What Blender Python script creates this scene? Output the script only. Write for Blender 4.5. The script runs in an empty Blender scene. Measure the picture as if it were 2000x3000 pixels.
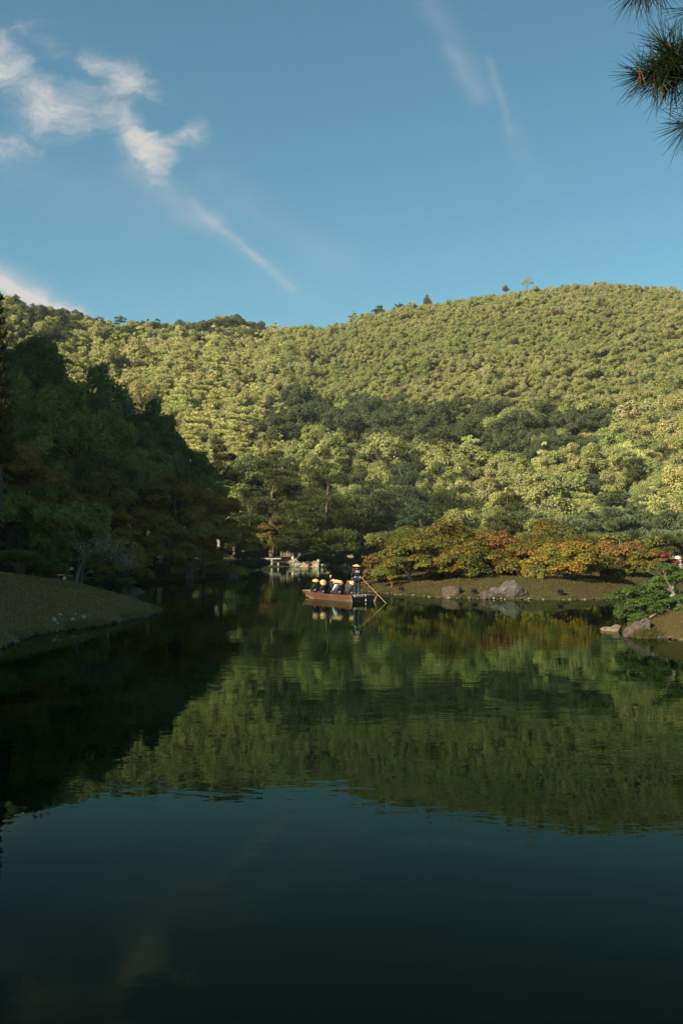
import bpy, bmesh, math, random
import numpy as np
from mathutils import Vector, Matrix

# ---------------------------------------------------------------- camera, sky, sun, exposure
SC = bpy.context.scene
C = SC.collection
EYE = 3.1
F = 2936.0
HOR = 1608.0
TH = math.atan((HOR - 1500) / F)
cam = bpy.data.cameras.new('camera')
cam.sensor_fit = 'VERTICAL'; cam.sensor_height = 23.5; cam.sensor_width = 23.5
cam.lens = 23.5 * F / 3000
cam.clip_start = 0.1; cam.clip_end = 6000
camo = bpy.data.objects.new('camera', cam); C.objects.link(camo)
camo.location = (0, 0, EYE); camo.rotation_euler = (math.pi / 2 + TH, 0, 0)
SC.camera = camo

SUN_EL = 32.0
SUN_H = Vector((-0.77, -0.64, 0)).normalized()
SKY_STRENGTH = 0.05
SUN_STRENGTH = 5.0
EXPOSURE = 1.6
SKY_TINT = (0.475, 0.86, 0.81, 1)

def ray(px, py):
    xc = (px - 1000) / F; yc = (1500 - py) / F
    return Vector((xc, math.cos(TH) - yc * math.sin(TH), math.sin(TH) + yc * math.cos(TH)))
def at(px, py, Y):
    d = ray(px, py); k = Y / d.y
    return Vector((d.x * k, Y, EYE + d.z * k))
def wat(px, py, z=0.0):
    d = ray(px, py); k = (z - EYE) / d.z
    return Vector((d.x * k, d.y * k, z))
def uv(px, py):
    d = ray(px, py)
    return d.x / d.y, d.z / d.y

W = bpy.data.worlds.new('World'); SC.world = W; W.use_nodes = True
NT = W.node_tree; NT.nodes.clear()
def wn(t, **kw):
    n = NT.nodes.new(t)
    for k, v in kw.items(): setattr(n, k, v)
    return n
def wl(a, b): NT.links.new(a, b)
def wm(op, a, b=None, c=None, clamp=False):
    n = wn('ShaderNodeMath', operation=op, use_clamp=clamp)
    for i, v in enumerate((a, b, c)):
        if v is None: continue
        if isinstance(v, (int, float)): n.inputs[i].default_value = v
        else: wl(v, n.inputs[i])
    return n.outputs[0]
sky = wn('ShaderNodeTexSky', sky_type='NISHITA', sun_disc=False)
sky.sun_elevation = math.radians(SUN_EL)
sky.sun_rotation = math.atan2(SUN_H.x, SUN_H.y)
sky.altitude = 30; sky.air_density = 1.0; sky.dust_density = 1.0; sky.ozone_density = 1.6
tint = wn('ShaderNodeMix', data_type='RGBA', blend_type='MULTIPLY'); tint.inputs[0].default_value = 1
wl(sky.outputs[0], tint.inputs[6]); tint.inputs[7].default_value = SKY_TINT
tc = wn('ShaderNodeTexCoord')
sep = wn('ShaderNodeSeparateXYZ'); wl(tc.outputs['Generated'], sep.inputs[0])
yy = wm('MAXIMUM', sep.outputs[1], 0.05)
U = wm('DIVIDE', sep.outputs[0], yy); V = wm('DIVIDE', sep.outputs[2], yy)
comb = wn('ShaderNodeCombineXYZ'); wl(U, comb.inputs[0]); wl(V, comb.inputs[1])
def wnoise(scale, detail, rough, vec, dist=0.0):
    n = wn('ShaderNodeTexNoise', noise_dimensions='2D')
    n.inputs['Scale'].default_value = scale; n.inputs['Detail'].default_value = detail
    n.inputs['Roughness'].default_value = rough; n.inputs['Distortion'].default_value = dist
    wl(vec, n.inputs['Vector']); return n
def warp(amount, scale, detail=3, base=None):
    base = base or comb.outputs[0]
    n = wnoise(scale, detail, 0.6, base)
    s = wn('ShaderNodeVectorMath', operation='SUBTRACT'); wl(n.outputs['Color'], s.inputs[0]); s.inputs[1].default_value = (.5, .5, .5)
    m = wn('ShaderNodeVectorMath', operation='MULTIPLY'); wl(s.outputs[0], m.inputs[0]); m.inputs[1].default_value = (amount, amount, 0)
    a = wn('ShaderNodeVectorMath', operation='ADD'); wl(base, a.inputs[0]); wl(m.outputs[0], a.inputs[1])
    return a.outputs[0]
def segment(vec, a, b, w, strength):
    """soft streak of cloud from a to b on the sky (directions given as tangents)"""
    ax, ay = uv(*a); bx, by = uv(*b)
    L = math.hypot(bx - ax, by - ay); dx, dy = (bx - ax) / L, (by - ay) / L
    s = wn('ShaderNodeVectorMath', operation='SUBTRACT'); wl(vec, s.inputs[0]); s.inputs[1].default_value = (ax, ay, 0)
    d = wn('ShaderNodeVectorMath', operation='DOT_PRODUCT'); wl(s.outputs[0], d.inputs[0]); d.inputs[1].default_value = (dx, dy, 0)
    e = wn('ShaderNodeVectorMath', operation='DOT_PRODUCT'); wl(s.outputs[0], e.inputs[0]); e.inputs[1].default_value = (-dy, dx, 0)
    t = wm('MINIMUM', wm('MAXIMUM', d.outputs['Value'], 0.0), L)
    p = wm('SUBTRACT', d.outputs['Value'], t)
    q = wm('ADD', wm('MULTIPLY', p, p), wm('MULTIPLY', e.outputs['Value'], e.outputs['Value']))
    g = wm('EXPONENT', wm('DIVIDE', q, -(w / F) ** 2))
    return wm('MULTIPLY', g, strength)
def most(parts):
    r = parts[0]
    for p in parts[1:]: r = wm('MAXIMUM', r, p)
    return r
def total(parts):
    r = parts[0]
    for p in parts[1:]: r = wm('ADD', r, p)
    return r
wv = warp(0.016, 42, 6, warp(0.034, 8, 4))
cum = most([segment(wv, (-60, 120), (150, 320), 84, 0.86), segment(wv, (150, 330), (330, 340), 92, 0.74),
             segment(wv, (375, 230), (330, 330), 67, 0.74), segment(wv, (330, 330), (455, 490), 64, 0.95),
             segment(wv, (60, 80), (150, 140), 47, 0.36), segment(wv, (150, 130), (230, 210), 42, 0.3), segment(wv, (240, 190), (430, 215), 47, 0.44),
             segment(wv, (110, 260), (100, 330), 64, 0.42), segment(wv, (0, 430), (130, 450), 42, 0.46), segment(wv, (400, 240), (490, 320), 36, 0.4),
             segment(wv, (470, 425), (585, 400), 42, 0.42), segment(wv, (60, 470), (230, 510), 61, 0.2), segment(wv, (120, 220), (440, 440), 130, 0.24)])
mpw = wn('ShaderNodeMapping'); wl(wv, mpw.inputs[0]); mpw.inputs['Rotation'].default_value = (0, 0, math.radians(42)); mpw.inputs['Scale'].default_value = (.6, 1.25, 1)
nz = wnoise(21, 12, 0.63, mpw.outputs[0], 0.5)
mr = wn('ShaderNodeMapRange'); mr.interpolation_type = 'SMOOTHSTEP'
wl(wm('ADD', cum, wm('MULTIPLY', wm('SUBTRACT', nz.outputs[0], 0.5), 2.1)), mr.inputs[0])
mr.inputs[1].default_value = 0.0; mr.inputs[2].default_value = 1.55; mr.inputs[4].default_value = 1.0
cumd = wm('MULTIPLY', mr.outputs[0], wm('MINIMUM', wm('MULTIPLY', cum, 2.2), 1.0))
nz3 = wnoise(48, 10, 0.68, mpw.outputs[0], 0.9)
cumd = wm('MULTIPLY', cumd, wm('ADD', 0.42, wm('MULTIPLY', nz3.outputs[0], 1.3)))
wv2 = warp(0.03, 8, 7)
thin = total([segment(wv2, (380, 510), (620, 650), 40, 0.15), segment(wv2, (560, 595), (650, 690), 15, 0.15), segment(wv2, (420, 560), (900, 850), 46, 0.06),
              segment(wv2, (650, 690), (760, 765), 11, 0.19), segment(wv2, (740, 750), (860, 835), 15, 0.16), segment(wv2, (-80, 805), (220, 920), 26, 1.1),
              segment(wv2, (-80, 760), (140, 850), 26, 0.28), segment(wv2, (620, 540), (1000, 760), 50, 0.07),
              segment(wv2, (1230, -40), (1400, 260), 44, 0.09), segment(wv2, (1310, 150), (1400, 290), 22, 0.08),
              segment(wv2, (1425, 170), (1490, 380), 12, 0.12), segment(wv2, (1490, 380), (1560, 520), 34, 0.05),
              segment(wv2, (0, 500), (420, 620), 80, 0.05)])
nz2 = wnoise(26, 8, 0.62, mpw.outputs[0])
thind = wm('MULTIPLY', thin, wm('ADD', 0.1, wm('MULTIPLY', nz2.outputs[0], 1.8)))
front = wn('ShaderNodeMapRange'); wl(sep.outputs[1], front.inputs[0]); front.inputs[1].default_value = .06; front.inputs[2].default_value = .2
dens = wm('MULTIPLY', wm('ADD', cumd, thind, clamp=True), front.outputs[0], clamp=True)
cl = wn('ShaderNodeMix', data_type='RGBA'); wl(dens, cl.inputs[0]); wl(tint.outputs[2], cl.inputs[6])
CLOUD = 4.2
cl.inputs[7].default_value = (CLOUD * 1.0, CLOUD * .98, CLOUD * .95, 1)
bg = wn('ShaderNodeBackground'); wl(cl.outputs[2], bg.inputs[0]); bg.inputs[1].default_value = SKY_STRENGTH
out = wn('ShaderNodeOutputWorld'); wl(bg.outputs[0], out.inputs[0])

sun = bpy.data.lights.new('sun', 'SUN'); sun.energy = SUN_STRENGTH; sun.angle = math.radians(1.2); sun.color = (1.0, 0.87, 0.66)
suno = bpy.data.objects.new('sun', sun); C.objects.link(suno)
tosun = SUN_H * math.cos(math.radians(SUN_EL)) + Vector((0, 0, math.sin(math.radians(SUN_EL))))
suno.rotation_euler = tosun.to_track_quat('Z', 'Y').to_euler(); suno.location = tosun * 300

vs = SC.view_settings
vs.view_transform = 'Standard'; vs.look = 'None'; vs.exposure = EXPOSURE; vs.gamma = 1; vs.use_curve_mapping = False
SC.cycles.use_denoising = True
try:
    SC.cycles.denoiser = 'OPENIMAGEDENOISE'; SC.cycles.denoising_input_passes = 'RGB_ALBEDO_NORMAL'; SC.cycles.denoising_prefilter = 'NONE'
except Exception: pass
SC.cycles.max_bounces = 6; SC.cycles.diffuse_bounces = 3; SC.cycles.glossy_bounces = 3; SC.cycles.transmission_bounces = 4
SC.cycles.sample_clamp_indirect = 4
SC.cycles.caustics_reflective = False; SC.cycles.caustics_refractive = False

rng = np.random.default_rng(7)
R0 = random.Random(11)

# ---------------------------------------------------------------- helpers
def tag(o, label=None, cat=None, group=None, kind=None):
    if label: o['label'] = label
    if cat: o['category'] = cat
    if group: o['group'] = group
    if kind: o['kind'] = kind
    return o
def link(name, me, mat=None, parent=None, loc=None):
    o = bpy.data.objects.new(name, me); C.objects.link(o)
    if mat is not None and me is not None and len(me.materials) == 0: me.materials.append(mat)
    if parent is not None: o.parent = parent
    if loc is not None: o.location = loc
    return o
def empty(name, loc, rz=0.0):
    o = bpy.data.objects.new(name, None); C.objects.link(o); o.location = loc; o.rotation_euler = (0, 0, rz)
    o.empty_display_size = 0.2
    return o
def mesh_np(name, V, Q, col=None, smooth=False):
    """mesh from arrays: V (n,3), Q (m,k) faces all of k corners"""
    me = bpy.data.meshes.new(name)
    V = np.asarray(V, np.float32); Q = np.asarray(Q, np.int32); m, k = Q.shape
    me.vertices.add(len(V)); me.vertices.foreach_set('co', V.ravel())
    me.loops.add(m * k); me.loops.foreach_set('vertex_index', Q.ravel())
    me.polygons.add(m); me.polygons.foreach_set('loop_start', np.arange(0, m * k, k, dtype=np.int32))
    try: me.polygons.foreach_set('loop_total', np.full(m, k, np.int32))
    except Exception: pass
    if smooth: me.polygons.foreach_set('use_smooth', np.ones(m, bool))
    if col is not None:
        a = me.attributes.new('col', 'FLOAT_COLOR', 'FACE')
        a.data.foreach_set('color', np.concatenate([col, np.ones((m, 1))], 1).astype(np.float32).ravel())
    me.update(calc_edges=True)
    return me
def bm_mesh(name, bm, smooth=False):
    me = bpy.data.meshes.new(name); bmesh.ops.recalc_face_normals(bm, faces=bm.faces); bm.to_mesh(me); bm.free()
    if smooth:
        for p in me.polygons: p.use_smooth = True
    return me
def box_bm(bm, lo, hi, M=None, bev=0.0):
    r = bmesh.ops.create_cube(bm, size=1)
    lo = Vector(lo); hi = Vector(hi)
    for v in r['verts']:
        v.co = Vector([lo[i] + (v.co[i] + .5) * (hi[i] - lo[i]) for i in range(3)])
    if bev:
        es = list({e for v in r['verts'] for e in v.link_edges})
        g = bmesh.ops.bevel(bm, geom=es, offset=bev, segments=1, affect='EDGES')
        vs_ = list({v for f in g['faces'] for v in f.verts} | {v for v in r['verts'] if v.is_valid})
    else: vs_ = r['verts']
    if M is not None:
        for v in vs_: v.co = M @ v.co
def tube_np(pts, rad, n=7):
    pts = [Vector(p) for p in pts]; Vv = []; Qq = []
    prev = None
    for i, p in enumerate(pts):
        t = (pts[min(i + 1, len(pts) - 1)] - pts[max(i - 1, 0)])
        t = t.normalized() if t.length > 1e-6 else Vector((0, 0, 1))
        a = prev if prev is not None else (Vector((1, 0, 0)) if abs(t.x) < .8 else Vector((0, 1, 0)))
        b = t.cross(a).normalized(); a = b.cross(t).normalized(); prev = a
        for j in range(n):
            w = 2 * math.pi * j / n
            Vv.append(p + (a * math.cos(w) + b * math.sin(w)) * rad[i])
    for i in range(len(pts) - 1):
        for j in range(n):
            Qq.append((i * n + j, i * n + (j + 1) % n, (i + 1) * n + (j + 1) % n, (i + 1) * n + j))
    return np.array([tuple(v) for v in Vv]), np.array(Qq)
def tubes_mesh(name, tubes, n=6):
    Vs, Qs, o = [], [], 0
    for pts, rad in tubes:
        v, q = tube_np(pts, rad, n); Vs.append(v); Qs.append(q + o); o += len(v)
    return mesh_np(name, np.concatenate(Vs), np.concatenate(Qs), smooth=True)

# ---------------------------------------------------------------- materials
MATS = {}
class NB:
    def __init__(s, name):
        s.m = bpy.data.materials.new(name); s.m.use_nodes = True; s.t = s.m.node_tree
        s.b = s.t.nodes['Principled BSDF']; MATS[name] = s.m; s.out = s.t.nodes['Material Output']
    def n(s, t, **kw):
        x = s.t.nodes.new(t)
        for k, v in kw.items(): setattr(x, k, v)
        return x
    def l(s, a, b): s.t.links.new(a, b)
    def coord(s, kind='Object'):
        return s.n('ShaderNodeTexCoord').outputs[kind]
    def pos(s): return s.n('ShaderNodeNewGeometry').outputs['Position']
    def noise(s, scale, detail=4, rough=.55, vec=None, dist=0.0):
        x = s.n('ShaderNodeTexNoise'); x.inputs['Scale'].default_value = scale; x.inputs['Detail'].default_value = detail
        x.inputs['Roughness'].default_value = rough; x.inputs['Distortion'].default_value = dist
        if vec is not None: s.l(vec, x.inputs['Vector'])
        return x.outputs[0]
    def ramp(s, fac, stops):
        x = s.n('ShaderNodeValToRGB'); e = x.color_ramp.elements
        while len(e) < len(stops): e.new(0.5)
        for el, (p, c) in zip(e, stops): el.position = p; el.color = (*c, 1) if len(c) == 3 else c
        s.l(fac, x.inputs[0]); return x.outputs[0]
    def mix(s, fac, a, b, blend='MIX'):
        x = s.n('ShaderNodeMix', data_type='RGBA', blend_type=blend)
        for i, v in ((0, fac), (6, a), (7, b)):
            if isinstance(v, (int, float)): x.inputs[i].default_value = v
            elif isinstance(v, tuple): x.inputs[i].default_value = (*v, 1) if len(v) == 3 else v
            else: s.l(v, x.inputs[i])
        return x.outputs[2]
    def bump(s, h, strength=.5, dist=.05):
        x = s.n('ShaderNodeBump'); x.inputs['Strength'].default_value = strength; x.inputs['Distance'].default_value = dist
        s.l(h, x.inputs['Height']); s.l(x.outputs[0], s.b.inputs['Normal'])
    def col(s, c):
        if isinstance(c, tuple): s.b.inputs['Base Color'].default_value = (*c, 1)
        else: s.l(c, s.b.inputs['Base Color'])
    def rs(s, rough, spec=.3):
        s.b.inputs['Roughness'].default_value = rough; s.b.inputs['Specular IOR Level'].default_value = spec

def leaf_material(name, trans=.35, rough=.5, spec=.3):
    b = NB(name)
    a = b.n('ShaderNodeAttribute', attribute_name='col'); oi = b.n('ShaderNodeObjectInfo')
    c = b.mix(1.0, a.outputs['Color'], oi.outputs['Color'], 'MULTIPLY')
    h = b.n('ShaderNodeHueSaturation')
    m1 = b.n('ShaderNodeMapRange'); b.l(oi.outputs['Random'], m1.inputs[0]); m1.inputs[3].default_value = .485; m1.inputs[4].default_value = .515
    w = b.n('ShaderNodeMath', operation='MULTIPLY_ADD'); b.l(oi.outputs['Random'], w.inputs[0]); w.inputs[1].default_value = 7.13; w.inputs[2].default_value = 0
    fr = b.n('ShaderNodeMath', operation='FRACT'); b.l(w.outputs[0], fr.inputs[0])
    m2 = b.n('ShaderNodeMapRange'); b.l(fr.outputs[0], m2.inputs[0]); m2.inputs[3].default_value = .88; m2.inputs[4].default_value = 1.1
    b.l(m1.outputs[0], h.inputs['Hue']); b.l(m2.outputs[0], h.inputs['Value']); b.l(c, h.inputs['Color'])
    b.l(h.outputs[0], b.b.inputs['Base Color']); b.rs(rough, spec)
    tr = b.n('ShaderNodeBsdfTranslucent'); b.l(h.outputs[0], tr.inputs[0])
    mx = b.n('ShaderNodeMixShader'); mx.inputs[0].default_value = trans
    b.l(b.b.outputs[0], mx.inputs[1]); b.l(tr.outputs[0], mx.inputs[2]); b.l(mx.outputs[0], b.out.inputs[0])
    return b.m
leaf_material('leaf', .35, .6, .08); leaf_material('needle', .22, .6, .08)

def simple(name, c, rough=.7, spec=.3, var=.25, scale=8.0, bump=.3, bd=.01):
    b = NB(name); v = b.coord()
    n = b.noise(scale, 5, .6, v)
    b.col(b.ramp(n, [(.25, tuple(x * (1 - var) for x in c)), (.75, tuple(min(1, x * (1 + var)) for x in c))])); b.rs(rough, spec)
    if bump: b.bump(n, bump, bd)
    return b.m
simple('bark', (.085, .062, .047), .9, .1, .45, 5, .8, .05)
simple('bark_pale', (.24, .20, .16), .85, .1, .35, 5, .6, .03)
simple('bark_grey', (.16, .14, .12), .85, .1, .35, 6, .6, .03)
simple('stone_pale', (.42, .39, .34), .85, .2, .3, 6, .5, .02)
simple('stone_slab', (.23, .225, .205), .85, .2, .25, 3, .5, .02)
simple('dark_metal', (.012, .012, .013), .85, .1, .3, 20, .1, .002)
simple('lamp_glass', (.05, .06, .07), .1, .6, .1, 5, 0)
simple('cloth_black', (.012, .012, .014), .85, .2, .3, 12, .4, .01)
simple('cloth_navy', (.012, .019, .034), .85, .2, .3, 12, .4, .01)
simple('cloth_denim', (.011, .018, .030), .85, .2, .35, 10, .4, .01)
simple('cloth_grey', (.26, .29, .36), .85, .2, .2, 12, .4, .01)
simple('cloth_white', (.5, .49, .46), .8, .2, .08, 12, .3, .01)
simple('sash', (.045, .085, .12), .8, .2, .2, 12, .3, .01)
simple('skin', (.50, .31, .22), .55, .4, .08, 9, .1, .003)
simple('hair_black', (.012, .010, .009), .5, .4, .3, 40, .4, .004)
simple('hair_brown', (.12, .045, .025), .5, .4, .3, 40, .4, .004)
simple('white_print', (.8, .8, .8), .7, .2, .03, 5, 0)
simple('rope', (.62, .58, .50), .9, .1, .2, 30, .5, .004)
simple('bamboo', (.30, .19, .075), .5, .35, .2, 7, .2, .003)
simple('weathered_wood', (.20, .185, .16), .85, .15, .3, 6, .5, .01)
simple('brown_bundle', (.40, .20, .09), .85, .15, .3, 6, .4, .01)

def straw():
    b = NB('straw'); v = b.coord(); s = b.n('ShaderNodeSeparateXYZ'); b.l(v, s.inputs[0])
    at2 = b.n('ShaderNodeMath', operation='ARCTAN2'); b.l(s.outputs[0], at2.inputs[0]); b.l(s.outputs[1], at2.inputs[1])
    k = b.n('ShaderNodeMath', operation='MULTIPLY'); b.l(at2.outputs[0], k.inputs[0]); k.inputs[1].default_value = 46
    sn = b.n('ShaderNodeMath', operation='SINE'); b.l(k.outputs[0], sn.inputs[0])
    n = b.noise(20, 3, .6, v)
    c = b.ramp(n, [(.3, (.34, .205, .095)), (.7, (.46, .30, .155))])
    b.col(c); b.rs(.7, .25); b.bump(sn.outputs[0], .3, .004)
straw()
def boat_wood(name, c1, c2):
    b = NB(name); v = b.coord()
    mp = b.n('ShaderNodeMapping'); b.l(v, mp.inputs[0]); mp.inputs['Scale'].default_value = (9, .9, 9)
    n = b.noise(3, 6, .65, mp.outputs[0], .6); n2 = b.noise(1.2, 4, .6, v)
    c = b.ramp(n, [(.3, c1), (.7, c2)])
    g = b.mix(b.ramp(n2, [(.5, (0, 0, 0)), (.75, (.4, .4, .4))]), c, (.15, .12, .10))
    b.col(g); b.rs(.6, .3); b.bump(n, .4, .01)
boat_wood('boat_red', (.055, .022, .013), (.125, .05, .027)); boat_wood('boat_brown', (.055, .026, .016), (.10, .05, .03))
boat_wood('boat_pale', (.20, .14, .09), (.28, .21, .14)); boat_wood('boat_dark', (.03, .022, .017), (.06, .042, .03))

def grass_ground(name, cs):
    b = NB(name); p = b.pos()
    n1 = b.noise(.35, 5, .6, p); n2 = b.noise(3.2, 5, .65, p); n3 = b.noise(28, 4, .7, p)
    c = b.ramp(n1, [(.32, cs[0]), (.5, cs[1]), (.66, cs[2])])
    c = b.mix(b.ramp(n2, [(.35, (0, 0, 0)), (.7, (.7, .7, .7))]), c, cs[3])
    c = b.mix(.75, c, b.ramp(n3, [(.3, (.35, .35, .35)), (.7, (1.35, 1.3, 1.25))]), 'MULTIPLY')
    b.col(c); b.rs(.95, .05)
    add = b.n('ShaderNodeMath', operation='ADD'); b.l(n2, add.inputs[0]); b.l(n3, add.inputs[1]); b.bump(add.outputs[0], .9, .08)
grass_ground('turf_left', [(.29, .15, .062), (.26, .18, .06), (.17, .165, .048), (.15, .085, .04)])
grass_ground('turf_island', [(.072, .046, .02), (.062, .058, .021), (.045, .060, .019), (.05, .034, .017)])
grass_ground('turf_right', [(0.0893, 0.0491, 0.0223), (0.0714, 0.0580, 0.0223), (0.0491, 0.0580, 0.0179), (0.0580, 0.0357, 0.0179)])
grass_ground('forest_floor', [(.045, .04, .022), (.05, .05, .022), (.04, .05, .02), (.05, .035, .02)])
grass_ground('earth', [(.20, .15, .10), (.22, .17, .12), (.14, .13, .07), (.16, .11, .07)])

def rock_material(name, base, warm, lichen, lich=.62):
    b = NB(name); v = b.coord()
    n1 = b.noise(1.6, 6, .65, v); n2 = b.noise(7, 6, .7, v, .4); n3 = b.noise(3.3, 5, .7, v, .8)
    c = b.ramp(n1, [(.3, tuple(x * .55 for x in base)), (.55, base), (.75, warm)])
    c = b.mix(b.ramp(n3, [(lich, (0, 0, 0)), (lich + .08, (.9, .9, .9))]), c, lichen)
    c = b.mix(.7, c, b.ramp(n2, [(.3, (.4, .4, .4)), (.7, (1.3, 1.3, 1.3))]), 'MULTIPLY')
    b.col(c); b.rs(.9, .15)
    add = b.n('ShaderNodeMath', operation='ADD'); b.l(n1, add.inputs[0]); b.l(n2, add.inputs[1]); b.bump(add.outputs[0], .8, .12)
rock_material('rock_grey', (.085, .076, .066), (.115, .096, .076), (.26, .25, .22))
rock_material('rock_brown', (.08, .06, .046), (.11, .082, .062), (.2, .18, .155), .66)
rock_material('rock_pale', (.27, .245, .21), (.33, .28, .23), (.45, .43, .39), .6)
rock_material('rock_tan', (.16, .12, .085), (.19, .145, .10), (.28, .25, .21), .66)

def water_material():
    b = NB('pond_water'); p = b.pos()
    b.col((.0004, .0014, .0008)); b.b.inputs['Roughness'].default_value = .0; b.b.inputs['IOR'].default_value = 1.085
    b.b.inputs['Specular IOR Level'].default_value = .5
    mp = b.n('ShaderNodeMapping'); b.l(p, mp.inputs[0]); mp.inputs['Scale'].default_value = (.75, 1.25, 1)
    n1 = b.noise(.9, 3, .5, mp.outputs[0], .6); n2 = b.noise(4.2, 2, .5, mp.outputs[0], .3); n3 = b.noise(.14, 2, .5, p)
    calm = b.n('ShaderNodeMapRange'); b.l(n3, calm.inputs[0]); calm.inputs[1].default_value = .35; calm.inputs[2].default_value = .65
    calm.inputs[3].default_value = .35; calm.inputs[4].default_value = 1.3
    m1 = b.n('ShaderNodeMath', operation='MULTIPLY'); b.l(n1, m1.inputs[0]); m1.inputs[1].default_value = 1.0
    m2 = b.n('ShaderNodeMath', operation='MULTIPLY_ADD'); b.l(n2, m2.inputs[0]); m2.inputs[1].default_value = .17; b.l(m1.outputs[0], m2.inputs[2])
    m3 = b.n('ShaderNodeMath', operation='MULTIPLY'); b.l(m2.outputs[0], m3.inputs[0]); b.l(calm.outputs[0], m3.inputs[1])
    bp_ = b.n('ShaderNodeBump'); bp_.inputs['Strength'].default_value = 1.0; bp_.inputs['Distance'].default_value = .0045; b.l(m3.outputs[0], bp_.inputs['Height'])
    def mm(op, *a):
        x = b.n('ShaderNodeMath', operation=op)
        for i_, v in enumerate(a):
            if isinstance(v, (int, float)): x.inputs[i_].default_value = v
            else: b.l(v, x.inputs[i_])
        return x.outputs[0]
    geo = b.n('ShaderNodeNewGeometry'); dt = b.n('ShaderNodeVectorMath', operation='DOT_PRODUCT'); b.l(bp_.outputs[0], dt.inputs[0]); b.l(geo.outputs['Incoming'], dt.inputs[1])
    c_ = mm('MAXIMUM', mm('ABSOLUTE', dt.outputs['Value']), .004)
    st2 = mm('DIVIDE', mm('SUBTRACT', 1.0, mm('MULTIPLY', c_, c_)), 1.333 ** 2); ct = mm('SQRT', mm('SUBTRACT', 1.0, st2)); nc = mm('MULTIPLY', c_, 1.333)
    rp = mm('POWER', mm('DIVIDE', mm('SUBTRACT', nc, ct), mm('ADD', nc, ct)), 2.0)
    rp = mm('MULTIPLY', rp, .78)
    gl = b.n('ShaderNodeBsdfGlossy'); gl.inputs['Roughness'].default_value = 0.0; gl.inputs['Color'].default_value = (.78, 1.0, .80, 1); b.l(bp_.outputs[0], gl.inputs['Normal'])
    df = b.n('ShaderNodeBsdfDiffuse'); df.inputs['Color'].default_value = (.0005, .0018, .0010, 1)
    mx = b.n('ShaderNodeMixShader'); b.l(rp, mx.inputs[0]); b.l(df.outputs[0], mx.inputs[1]); b.l(gl.outputs[0], mx.inputs[2]); b.l(mx.outputs[0], b.out.inputs[0])
water_material()

# ---------------------------------------------------------------- terrain
def chaikin(P, k=3, closed=True):
    P = [np.array(p, float) for p in P]
    for _ in range(k):
        Q = []
        n = len(P)
        for i in range(n if closed else n - 1):
            a, b = P[i], P[(i + 1) % n]
            Q += [a * .75 + b * .25, a * .25 + b * .75]
        P = Q
    return np.array(P)
def sdf(poly, X, Y):
    """signed distance, positive inside"""
    d = np.full(X.shape, 1e9); ins = np.zeros(X.shape, bool)
    n = len(poly)
    for i in range(n):
        ax, ay = poly[i]; bx, by = poly[(i + 1) % n]
        ex, ey = bx - ax, by - ay
        t = np.clip(((X - ax) * ex + (Y - ay) * ey) / (ex * ex + ey * ey + 1e-12), 0, 1)
        d = np.minimum(d, np.hypot(X - ax - t * ex, Y - ay - t * ey))
        c = ((ay > Y) != (by > Y))
        with np.errstate(divide='ignore', invalid='ignore'):
            xi = ax + (Y - ay) * ex / (ey if abs(ey) > 1e-12 else 1e-12)
        ins ^= c & (X < xi)
    return np.where(ins, d, -d)
def vnoise(x, y, s, seed=0):
    x = np.asarray(x, float) / s; y = np.asarray(y, float) / s
    def h(i, j):
        v = np.sin(i * 127.1 + j * 311.7 + seed * 74.7) * 43758.5453
        return v - np.floor(v)
    i = np.floor(x); j = np.floor(y); fx = x - i; fy = y - j
    fx = fx * fx * (3 - 2 * fx); fy = fy * fy * (3 - 2 * fy)
    return (h(i, j) * (1 - fx) + h(i + 1, j) * fx) * (1 - fy) + (h(i, j + 1) * (1 - fx) + h(i + 1, j + 1) * fx) * fy

SKYX = [-1500, -600, 0, 150, 270, 330, 450, 600, 700, 760, 850, 950, 1050, 1150, 1250, 1350, 1450, 1550, 1650, 1750, 1850, 2000, 2300, 2800, 3600]
SKYY = [900, 860, 896, 910, 930, 950, 956, 958, 972, 978, 968, 958, 935, 908, 888, 868, 851, 840, 838, 846, 860, 878, 920, 1000, 1200]
def hillparts(px):
    Rr = np.interp(px, [-1500, 0, 600, 760, 1000, 1500, 2000, 3600], [420, 480, 560, 640, 680, 750, 760, 700])
    Rf = np.interp(px, [-600, 0, 500, 1000, 1500, 2000, 2600], [205, 215, 228, 240, 235, 225, 225])
    return Rr, Rf
def hill_shape(t):
    t = np.clip(t, 0, 2.2)
    return np.where(t < 1, np.sin(np.pi / 2 * np.clip(t, 0, 1)) ** 1.12, 1 - .55 * (t - 1) ** 2)
_cal = {}
def ridge_height(px):
    xs = np.arange(-1500, 3601, 25.0)
    if 'z' not in _cal:
        zs = []
        for x in xs:
            Rr, Rf = hillparts(x); r = np.linspace(Rf + 5, Rr * 1.15, 200); s = hill_shape((r - Rf) / (Rr - Rf))
            e = (HOR - np.interp(x, SKYX, SKYY)) / F
            cosz = 1 / math.sqrt(1 + ((x - 1000) / F) ** 2)
            lo, hi = 10, 500
            for _ in range(40):
                m = (lo + hi) / 2
                if np.max((m * s + 3.6 - EYE) / (r * cosz)) > e: hi = m
                else: lo = m
            zs.append(lo)
        _cal['z'] = np.array(zs)
    return np.interp(px, xs, _cal['z'])
def hill(x, y):
    x = np.asarray(x, float); y = np.asarray(y, float)
    yy_ = np.maximum(y, 1.0); px = np.clip(1000 + F * x / yy_, -1500, 3600)
    r = np.hypot(x, y); Rr, Rf = hillparts(px)
    z = ridge_height(px) * hill_shape((r - Rf) / (Rr - Rf))
    bump_ = (vnoise(x, y, 75, 3) - .5) * 16 + (vnoise(x, y, 30, 5) - .5) * 6
    z = z + bump_ * np.clip((r - Rf) / 60, 0, 1) * np.clip((Rr - r) / 120, 0.12, 1)
    return np.where((r > Rf) & (y > 20), np.maximum(z, 0), 0)
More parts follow.
